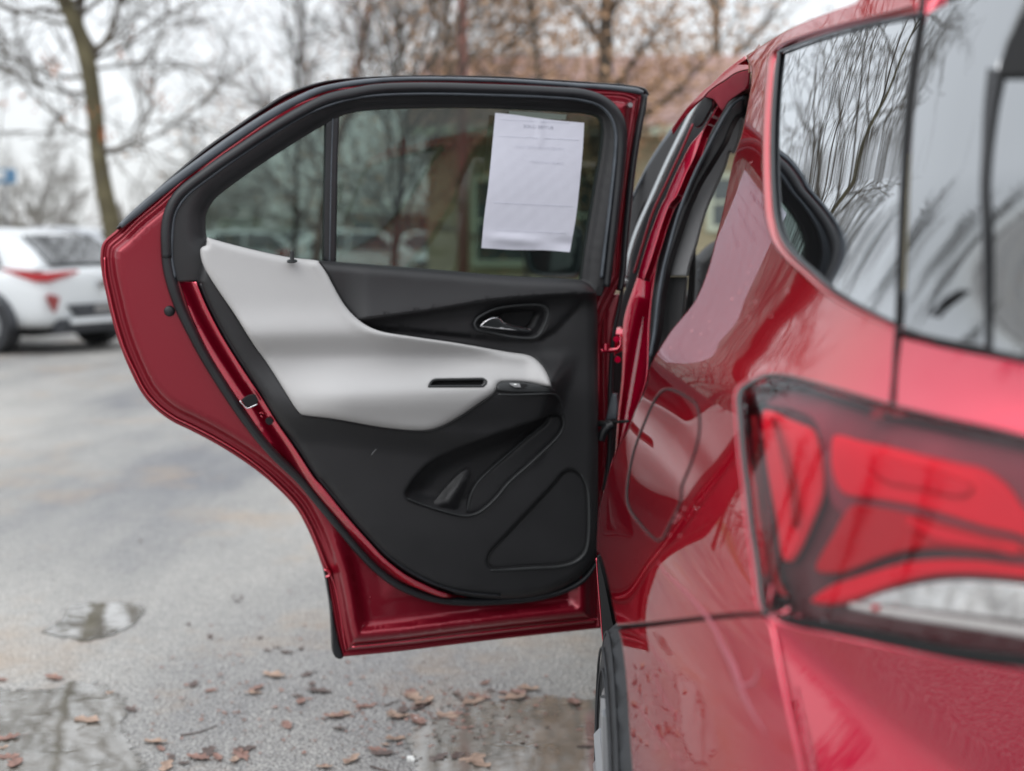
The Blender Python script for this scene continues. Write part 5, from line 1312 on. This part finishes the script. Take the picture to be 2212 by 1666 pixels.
# window switch
SW = [(1074, 841), (1076, 831), (1084, 826), (1110, 825), (1150, 829), (1172, 833), (1192, 838), (1200, 845), (1190, 848), (1150, 848), (1100, 847)]
relief('switch_plate', SW, surf_door, lambda u, v, d: .108 + arm(u, v), M['black_up'], door, sp=7, osp=4, thick=.008, edge=(3, .003))
relief('switch_key', [(1101, 828, 1), (1122, 829, 1), (1126, 837, 1), (1112, 837, 1), (1104, 832, 1)], surf_door, lambda u, v, d: .114 + arm(u, v), M['vinyl_dark'], door, sp=6, osp=4, thick=.004, edge=(2, .001))
relief('switch_well', [(1124, 829, 1), (1140, 830, 1), (1131, 839, 1), (1127, 837, 1)], surf_door, lambda u, v, d: .1105 + arm(u, v), M['dark'], door, sp=6, osp=4, thick=.003)
relief('switch_mark', [(1110, 829.5), (1114, 829), (1117, 831), (1114, 832.5), (1111, 832)], surf_door, lambda u, v, d: .1165 + arm(u, v), M['lamp_white'], door, sp=5, osp=3, thick=.002)
strip('armrest_edge', [(1076, 852), (1110, 853), (1150, 852), (1180, 851), (1200, 853), (1210, 864), (1216, 882)], surf_door, lambda u, v, d: .112 + arm(u, v), [3, 4, 4, 4, 4, 4, 3], M['black_up'], door, depth=.002)

# pocket
pk = relief('pocket_liner', [tuple(p) for p in grow_loop(POCKET, 2)[::3]], surf_door, lambda u, v, d: .050 + .030 * (1 - sstep(0, 30, d)), M['black'], door, sp=14, osp=6, thick=.006)
relief('pocket_wall', [(1007, 1113), (1012, 1085), (1018, 1062), (1031, 1040), (1060, 1012), (1100, 978), (1131, 951), (1160, 928), (1179, 913), (1187, 897), (1213, 899), (1217, 917), (1212, 932), (1200, 948), (1150, 996), (1097, 1044), (1075, 1071), (1055, 1091), (1031, 1108)], surf_door, lambda u, v, d: .078, M['black'], door, sp=10, osp=5, thick=.02, edge=(8, .010))
strip('pocket_rim', [(880, 1077), (925, 1094), (980, 1110), (1007, 1114), (1031, 1109), (1055, 1092), (1075, 1072), (1097, 1045), (1150, 997), (1200, 949), (1212, 933), (1218, 915), (1214, 898)], surf_door, .101, [2, 4, 4, 5, 5, 5, 5, 5, 5, 5, 5, 4, 2], M['black_up'], door, depth=.004)
strip('liner_edge', [(1009, 1106), (1014, 1078), (1022, 1058), (1034, 1040), (1060, 1014), (1100, 979), (1131, 952), (1160, 929), (1178, 913), (1186, 899)], surf_door, .082, 3.5, M['black_up'], door, depth=.003)
relief('bottle_fin', [(932, 1094), (945, 1075), (968, 1048), (995, 1022), (1012, 1014), (1013, 1025), (1006, 1055), (992, 1088), (984, 1109), (960, 1104)], surf_door, lambda u, v, d: .066 + .018 * sstep(0, 22, d), M['black'], door, sp=8, osp=5, thick=.01)

# speaker grille
relief('speaker_grille', SPK, surf_door, .0875, M['black'], door, sp=14, osp=5, thick=.01, edge=(5, .004))
strip('grille_rim', [(1060, 1231), (1100, 1230), (1150, 1227), (1213, 1223), (1243, 1214), (1264, 1195), (1271, 1168), (1272, 1079), (1268, 1050), (1255, 1024)], surf_door, lambda u, v, d: .094 - .006 * sstep(1180, 1240, v), [2, 7, 8, 8, 8, 8, 7, 6, 5, 2], M['black_up'], door, depth=.005)
strip('grille_groove', SPK, surf_door, .090, 3.5, M['dark'], door, depth=.002, sp=6, closed=True)
strip('trim_scratch', [(802, 983), (815, 968), (830, 959), (842, 954)], surf_door, .0985, [1.0, 1.6, 1.4, .6], M['vinyl_dark'], door, depth=.0004, sp=4)
strip('trim_border', [(434, 612), (452, 655), (489, 727), (534, 799), (575, 860), (609, 914), (648, 970), (693, 1037), (750, 1104), (797, 1157), (838, 1199), (882, 1232), (926, 1256), (966, 1271), (1010, 1280), (1080, 1286)], surf_door, .080, [13] * 11 + [12, 10, 8, 5, 3], M['rubber'], door, depth=.010)

# glazing
pane = relief('window_glass', [tuple(p) for p in grow_loop(GL, 3)[::3]], surf_door, .022, M['door_glass'], door, sp=40, osp=8, thick=.004)
relief('pane_divider', [(703, 262, 1), (733, 250, 1), (730, 330), (728, 450), (726, 572, 1), (699, 568, 1), (700, 450), (702, 330)], surf_door, .036, M['rubber'], door, sp=14, osp=8, thick=.02, edge=(4, .004))
strip('divider_groove', [(719, 256), (716, 350), (714, 450), (712, 568)], surf_door, .037, 3, M['rubber_grey'], door, depth=.001)

# hinge side of the door and the gap to the pillar
HS = surf_plane((.16, 3.16, 1.0), (-.15, -1, 0))
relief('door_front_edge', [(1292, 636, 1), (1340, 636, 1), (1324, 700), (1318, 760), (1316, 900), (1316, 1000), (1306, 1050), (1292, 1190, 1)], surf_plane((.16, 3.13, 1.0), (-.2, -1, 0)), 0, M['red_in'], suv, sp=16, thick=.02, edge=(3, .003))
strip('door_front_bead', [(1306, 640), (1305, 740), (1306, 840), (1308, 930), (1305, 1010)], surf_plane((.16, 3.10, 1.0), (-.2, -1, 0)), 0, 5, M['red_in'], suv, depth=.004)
strip('hinge_gap_seal', [(1346, 612), (1336, 670), (1326, 720), (1321, 780), (1318, 850), (1318, 930), (1316, 990), (1306, 1060)], surf_plane((.16, 3.09, 1.0), (-.2, -1, 0)), 0, [8, 8, 9, 10, 11, 11, 12, 12], M['rubber'], suv, depth=.006)
relief('pillar_flange', [(1326, 770), (1343, 760), (1344, 820), (1337, 890), (1335, 930), (1332, 960), (1320, 1005), (1300, 1080), (1295, 1190), (1296, 1080), (1314, 990), (1320, 900), (1323, 830)], surf_plane((.17, 3.20, 1.0), (-.2, -1, 0)), 0, M['dark'], suv, sp=16, thick=.01)
hg = MB()
def W(u, v, y): return at(u, v, y)
hg.tube([W(1299, 758, 3.06), W(1318, 757, 3.06), W(1333, 755, 3.06), W(1339, 748, 3.06), W(1340, 735, 3.07), W(1338, 724, 3.08)], [.006, .006, .005, .005, .005, .004], 10)
hg.disc_cyl(W(1331, 732, 3.06), (0, -1, 0), .007, .012, 14); hg.disc_cyl(W(1309, 756, 3.04), (0, 0, 1), .008, .014, 14); hg.disc_cyl(W(1334, 776, 3.06), (0, -1, 0), .007, .012, 14)
hg.build('hinge_upper', M['red'], suv, smooth=True, auto=.8)
ck = MB(); ck.tube([W(1297, 914, 3.05), W(1325, 912, 3.05), W(1342, 911, 3.02), W(1357, 910, 2.95)], .0035, 8); ck.box(W(1306, 915, 3.05), (.03, .02, .012)); ck.build('check_strap', M['dark'], suv, smooth=True)
bo_ = MB(); pts = [W(1297, 952, 3.04), W(1303, 934, 3.04), W(1312, 922, 3.04), W(1324, 916, 3.04)]
bt_ = []; br_ = []
for i in range(28):
    t = i / 27 * 3; k = min(int(t), 2); bt_.append(pts[k].lerp(pts[k + 1], t - k)); br_.append(.012 if i % 2 else .0085)
bo_.tube(bt_, br_, 12); bo_.build('cable_boot', M['rubber'], suv, smooth=True)
slab('boot_cover', [(1322, 851, 1), (1332, 851, 1), (1334, 880), (1331, 905, 1), (1308, 908, 1), (1312, 890)], 3.08, M['rubber_grey'], n=(-.2, -1, 0))

# ================================================================== THE PAPER ON THE GLASS
PH = .048
def h_pap(u, v, d):
    t = (v - 250) / 290
    return PH + .005 * np.sin(t * 4.2 + (u - 1040) * .006) * t + .0013 * np.sin((u - 1040) * .024 + 2.4 * t) * (.3 + t) + .003 * np.exp(-((u - 1166) / 6) ** 2) * (1 - sstep(300, 330, v)) + .006 * np.exp(-((v - 512 - (u - 1040) * .08) / 10) ** 2) * np.sin((u - 1040) * .022) \
        + .0003 * np.sin(u * .19 + v * .07) * np.sin(v * .11 - u * .04)
sheet = relief('paper_sheet', [(1070, 244, 1), (1110, 248), (1166, 256), (1210, 261), (1262, 265.5, 1), (1259, 320), (1252, 400), (1244, 470), (1231, 545, 1), (1180, 541), (1110, 540), (1040, 536, 1), (1046, 470), (1055, 400), (1063, 320)], surf_door, h_pap, M['paper'], None, sp=8, osp=8, thick=.0006)
tag(sheet, 'white creased sheet of paper hanging inside the open door window', 'paper')
def lettering(txt, u, v, w_px, m, rot=0.0, hgt=.001):
    cu = bpy.data.curves.new('lettering', 'FONT'); cu.body = txt; cu.align_x = 'CENTER'; cu.align_y = 'CENTER'; cu.size = 1; cu.extrude = .002
    o = bpy.data.objects.new('tmp', cu); COL.objects.link(o); dg = bpy.context.evaluated_depsgraph_get(); me = bpy.data.meshes.new_from_object(o.evaluated_get(dg)); bpy.data.objects.remove(o)
    xs = [q.co.x for q in me.vertices]; wtxt = max(xs) - min(xs); s = w_px / wtxt
    for q in me.vertices:
        x = -q.co.x * s; y = q.co.y * s                        # read from behind, so it runs mirrored
        uu = u + x * math.cos(rot) + y * math.sin(rot) * 0; vv = v - y + x * math.tan(rot)
        p = surf_door(np.array([uu]), np.array([vv]), h_pap(np.array([uu]), np.array([vv]), None) + hgt * (.4 if q.co.z > 0 else .2))[0]
        q.co = p
    me.materials.clear(); me.materials.append(m)
    bm = bmesh.new(); bm.from_mesh(me); bmesh.ops.recalc_face_normals(bm, faces=bm.faces); bm.to_mesh(me); bm.free()
    return link('lettering', me, None, sheet)
lettering('BUYERS GUIDE', 1163, 275, 64, M['ink'], .05)
lettering('IMPLIED WARRANTIES ONLY', 1166, 320, 106, M['ink_faint'], .05)
lettering('DEALER WARRANTY', 1180, 352, 74, M['ink_faint'], .05)
def paper_line(v0, ua, ub, wd=1.2, m='ink_faint', k=.05):
    strip('ruled_line', [(ua, v0 + (ua - 1150) * k), ((ua + ub) / 2, v0 + ((ua + ub) / 2 - 1150) * k), (ub, v0 + (ub - 1150) * k)], surf_door, lambda u, v, d: h_pap(u, v, d) + .0003, wd, M[m], sheet, depth=.0004, sp=12, n=4)
for v0, ua, ub in [(262, 1080, 1230), (298, 1075, 1250), (442, 1066, 1236), (501, 1070, 1222)]:
    paper_line(v0, ua, ub, .35)
tp = relief('tape_strip', [(1099, 240, 1), (1160, 243), (1224, 248, 1), (1222, 259, 1), (1160, 256), (1100, 250, 1)], surf_door, .029, M['tape'], None, sp=20, thick=.001)
tag(tp, 'pale green translucent film strip above the paper on the glass', 'tape')

# ================================================================== WATER DROPS ON THE PAINT
def drops():
    rg = random.Random(3); m = MB(); S = []
    def cluster(u, v, su, sv, n, r0, r1):
        for _ in range(n): S.append((rg.gauss(u, su), rg.gauss(v, sv), rg.uniform(r0, r1)))
    cluster(1455, 985, 16, 35, 46, .6, 1.9); cluster(1460, 1090, 14, 40, 14, .8, 1.8)
    cluster(1530, 690, 40, 50, 14, .8, 1.8); cluster(1450, 1560, 40, 60, 22, .8, 2.2); cluster(1400, 1500, 14, 90, 16, .8, 1.6)
    cluster(1650, 640, 50, 60, 10, 1.0, 2.4); cluster(1640, 330, 12, 120, 10, .6, 1.2)
    P = np.array([(a, b) for a, b, c in S]); ok = inside(smooth_loop(qp, 8), P) | inside(smooth_loop(BS, 8), P)
    ok &= dist_loop(smooth_loop(qp, 8), P) > 6
    for (a, b, r), k in zip(S, ok):
        if not k: continue
        X = SB(np.array([a, a + 1.0]), np.array([b, b]), 0.0); e = surf_body(X_body)
        A_ = SB(np.array([a + 1]), np.array([b]), 0.0)[0] - X[0]; B_ = SB(np.array([a]), np.array([b + 1.0]), 0.0)[0] - X[0]; nrm = Vector(np.cross(B_, A_)).normalized()
        if nrm.x > 0: nrm = -nrm
        c = Vector(X[0]); rr = r * c.y / F_PX * 1.35; t = nrm.orthogonal().normalized(); t2 = nrm.cross(t)
        if abs(t.z) > abs(t2.z): t, t2 = t2, t
        V = []; sz = rg.uniform(1.0, 1.9)
        for (rad, hh) in ((1, 0), (.8, .28), (.4, .46)):
            for q in range(8):
                an = q * math.pi / 4; V.append(c + t * rr * rad * math.cos(an) * 1.6 + t2 * rr * rad * math.sin(an) * sz + nrm * rr * hh)
        V.append(c + nrm * rr * .5)
        Fc = [(i * 8 + q, i * 8 + (q + 1) % 8, (i + 1) * 8 + (q + 1) % 8, (i + 1) * 8 + q) for i in range(2) for q in range(8)] + [(16 + q, 16 + (q + 1) % 8, 24) for q in range(8)]
        m.add(V, Fc)
    o = m.build('water_drops', M['water_drop'], suv, smooth=True); tag(o, kind='stuff')
drops()
# pale winding streak across the bumper side
M['pale_mark'] = pbr('pale_pink_mark', (0.42, 0.10, 0.13), 0.45)
strip('pale_streak', [(1422, 1214), (1436, 1238), (1460, 1260), (1500, 1300), (1535, 1345), (1560, 1395), (1585, 1445), (1600, 1490), (1625, 1540), (1655, 1585)], SB, .0003, [1, 3, 5, 7, 9, 11, 16, 14, 9, 2], M['pale_mark'], suv, depth=.0005, sp=8, n=6)
strip('pale_streak', [(1600, 1478), (1622, 1478), (1634, 1462), (1636, 1440)], SB, .0003, [6, 9, 7, 2], M['pale_mark'], suv, depth=.0005, sp=6, n=6)
for pth in ([(1395, 1375), (1415, 1410), (1440, 1445), (1455, 1460)], [(1376, 1520), (1400, 1560), (1440, 1610), (1480, 1665)], [(1410, 1450), (1430, 1500), (1470, 1560)]):
    strip('fine_scratch', pth, SB, .0002, [1, 2, 2, 1][:len(pth)], M['pale_mark'], suv, depth=.0003, sp=8, n=4)

# ================================================================== FALLEN LEAVES AND GRIT
def leaf_mesh(seed, lobes=4, L=.06):
    rg = random.Random(seed); pts = []
    n = 26
    for i in range(n):
        a = 2 * math.pi * i / n; t = (1 - math.cos(a)) / 2
        w = math.sin(a) * (.42 + .16 * math.cos(lobes * 2 * a * .9 + seed)) * (1.1 - .3 * t)
        pts.append(Vector(((t - .5) * L * 1.9, w * L * 1.1, 0)))
    V = [Vector((0, 0, .004))]; curl = rg.uniform(3, 11); tw = rg.uniform(-.5, .5)
    def lift(p): return Vector((p.x, p.y, .003 + curl * p.y ** 2 * 1.2 + curl * .35 * p.x ** 2 + tw * p.x * p.y * 8 * .3 + rg.uniform(0, .0025)))
    mid_ = [lift(p * .5) for p in pts]; outp = [lift(p) for p in pts]
    V += mid_ + outp
    Fc = [(0, 1 + i, 1 + (i + 1) % n) for i in range(n)] + [(1 + i, 1 + n + i, 1 + n + (i + 1) % n, 1 + (i + 1) % n) for i in range(n)]
    k = len(V); V += [p - Vector((0, 0, .0011)) for p in V]; Fc += [tuple(j + k for j in f[::-1]) for f in Fc]
    Fc += [(1 + n + i, 1 + n + i + k, 1 + n + (i + 1) % n + k, 1 + n + (i + 1) % n) for i in range(n)]
    b = MB(); b.add(V, Fc); b.tube([Vector((-L * .9, 0, .003)), Vector((-L * 1.25, rg.uniform(-.01, .01), .002)), Vector((-L * 1.5, rg.uniform(-.02, .02), .003))], [.0012, .001, .0008], 5)
    me = bpy.data.meshes.new('fallen_leaf'); me.from_pydata(b.v, [], b.f); me.update(); return me
leaf_ms = [leaf_mesh(i, 3 + i % 3, .050 + .005 * (i % 4)) for i in range(8)]
lm_mat = ['fallen_a', 'fallen_b', 'fallen_b', 'fallen_a', 'fallen_c', 'fallen_b', 'fallen_a', 'fallen_c']
for me, k in zip(leaf_ms, lm_mat): me.materials.append(M[k])
rg = random.Random(17)
spots = [(885, 1500), (898, 1512), (915, 1520), (930, 1508), (905, 1530), (845, 1545), (858, 1552), (870, 1538), (985, 1500), (1000, 1512), (1020, 1520), (1035, 1512), (1062, 1495), (1085, 1500), (1105, 1510), (1122, 1498), (1138, 1492), (968, 1550), (985, 1546), (735, 1548), (720, 1552), (735, 1578), (790, 1530), (812, 1622), (830, 1610), (825, 1632), (850, 1600), (945, 1640), (985, 1635), (1020, 1645), (1040, 1655), (1242, 1520), (1300, 1508), (1262, 1615), (1275, 1600), (1045, 1480),
         (455, 1495), (520, 1290), (505, 1288), (515, 1298), (410, 1350), (560, 1378), (575, 1405), (600, 1400), (650, 1405), (620, 1410), (660, 1460), (670, 1480), (555, 1490), (545, 1500), (640, 1505), (650, 1520), (345, 1622), (335, 1608), (370, 1640), (400, 1650), (430, 1640), (445, 1632), (520, 1632), (528, 1620), (505, 1645), (470, 1640), (360, 1660), (5, 1620), (20, 1640), (30, 1655), (10, 1600), (118, 1470), (115, 1466), (690, 1495), (420, 1480), (285, 1535), (230, 1500), (190, 1560), (700, 1660), (760, 1645), (900, 1560), (0, 1470), (590, 1460), (455, 1378), (480, 1175), (305, 1172), (620, 1570)]
def leaf_label(u, v):
    if u > 880 and v > 1590: return 'russet fallen leaf half sunk in the puddle beside the rear wheel'
    if u > 1150: return 'dry fallen leaf at the puddle edge close to the rear wheel'
    if u > 960: return 'dry fallen leaf in the row along the front edge of the puddle beside the wheel'
    if u > 780: return 'curled tan fallen leaf in the cluster just left of the puddle under the door'
    if u > 690: return 'curled fallen leaf on dry asphalt below the black rear edge of the door'
    if v < 1420: return 'small dark fallen leaf far out on the bare asphalt left of the door'
    if u > 300: return 'fallen leaf on the grey asphalt between the left puddle and the door'
    return 'orange fallen leaf in or beside the large left puddle'
for i, (u, v) in enumerate(spots):
    p = G(np.array(float(u + rg.uniform(-3, 3))), np.array(float(v + rg.uniform(-2, 2))))
    o = bpy.data.objects.new('fallen_leaf', leaf_ms[rg.randrange(8)] if v > 1420 else leaf_ms[4]); COL.objects.link(o)
    o.location = (p[0], p[1], .003); o.rotation_euler = (rg.uniform(-.12, .12), rg.uniform(-.12, .12), rg.uniform(0, 6.28)); s = rg.uniform(.30, .72) * (1.0 if v > 1450 else .65); o.scale = (s, s, s * .75)
    lab = leaf_label(u, v); tag(o, lab, 'leaf', 'leaves: ' + lab)
def grit():
    rg = random.Random(23); m = MB()
    for _ in range(2600):
        u = rg.uniform(-20, 1340); v = rg.uniform(1180, 1680); p = G(np.array(u), np.array(v)); s = rg.uniform(.0010, .0032) * (1.6 if rg.random() < .06 else 1)
        c = Vector(p) + Vector((0, 0, s * .4)); a = rg.uniform(0, 3)
        V = [c + Vector((math.cos(a + k * 2.09) * s * rg.uniform(.7, 1.3), math.sin(a + k * 2.09) * s * rg.uniform(.7, 1.3), -s * .5)) for k in range(3)] + [c + Vector((0, 0, s * .6))]
        m.add(V, [(0, 1, 3), (1, 2, 3), (2, 0, 3)])
    o = m.build('grit', M['grit'], None); tag(o, 'loose grit and leaf crumbs on the asphalt', 'grit', kind='stuff')
    m = MB()
    for _ in range(420):
        if rg.random() < .6: u, v = rg.gauss(960, 160), rg.gauss(1540, 45)
        else: u, v = rg.gauss(560, 170), rg.gauss(1500, 90)
        p = G(np.array(u), np.array(v)); s = rg.uniform(.003, .011); c = Vector(p) + Vector((0, 0, .003)); a = rg.uniform(0, 6.3)
        V = [c + Vector((math.cos(a + k * 1.57) * s * rg.uniform(.5, 1.3), math.sin(a + k * 1.57) * s * rg.uniform(.3, 1.0), rg.uniform(0, .006))) for k in range(4)]
        m.add(V, [(0, 1, 2), (0, 2, 3)])
    o = m.build('leaf_crumbs', M['fallen_b'], None); tag(o, 'broken leaf crumbs strewn over the asphalt', 'leaf litter', kind='stuff')
M['grit'] = pbr('grit', (0.22, 0.19, 0.17), 0.8, var=(40, .6))
grit()
for (pa_, lab) in [([(800, 1658), (822, 1665), (850, 1672)], 'thin curved leaf stalk at the bottom edge below the russet leaf cluster'), ([(830, 1528), (850, 1520), (865, 1516)], 'short straight stalk left of the tan leaf cluster'), ([(940, 1560), (960, 1556), (985, 1554)], 'dark stalk lying at the left tip of the puddle beside the wheel'), ([(390, 1592), (430, 1585), (470, 1570)], 'thin twig on the asphalt right of the large left puddle')]:
    tw = MB(); tw.tube([Vector(G(np.array(float(a)), np.array(float(b)))) + Vector((0, 0, .004)) for a, b in pa_], [.0022, .0018, .0012], 6)
    tag(tw.build('twig', M['fallen_c'], None, smooth=True), lab, 'twig')
pb = MB(); c = Vector(G(np.array(887.), np.array(1644.))); pb.box(c + Vector((0, 0, .006)), (.018, .014, .012)); pb.box(c + Vector((.008, -.006, .005)), (.010, .012, .009))
tag(pb.build('pebble', M['lamp_white'], None, bevel=.003), 'small white pebble at the bottom edge near the puddle', 'pebble')
pb = MB(); c = Vector(G(np.array(896.), np.array(1556.))); pb.box(c + Vector((0, 0, .004)), (.012, .010, .008))
tag(pb.build('pebble', M['lamp_white'], None, bevel=.002), 'tiny pale pebble among the tan leaves', 'pebble')
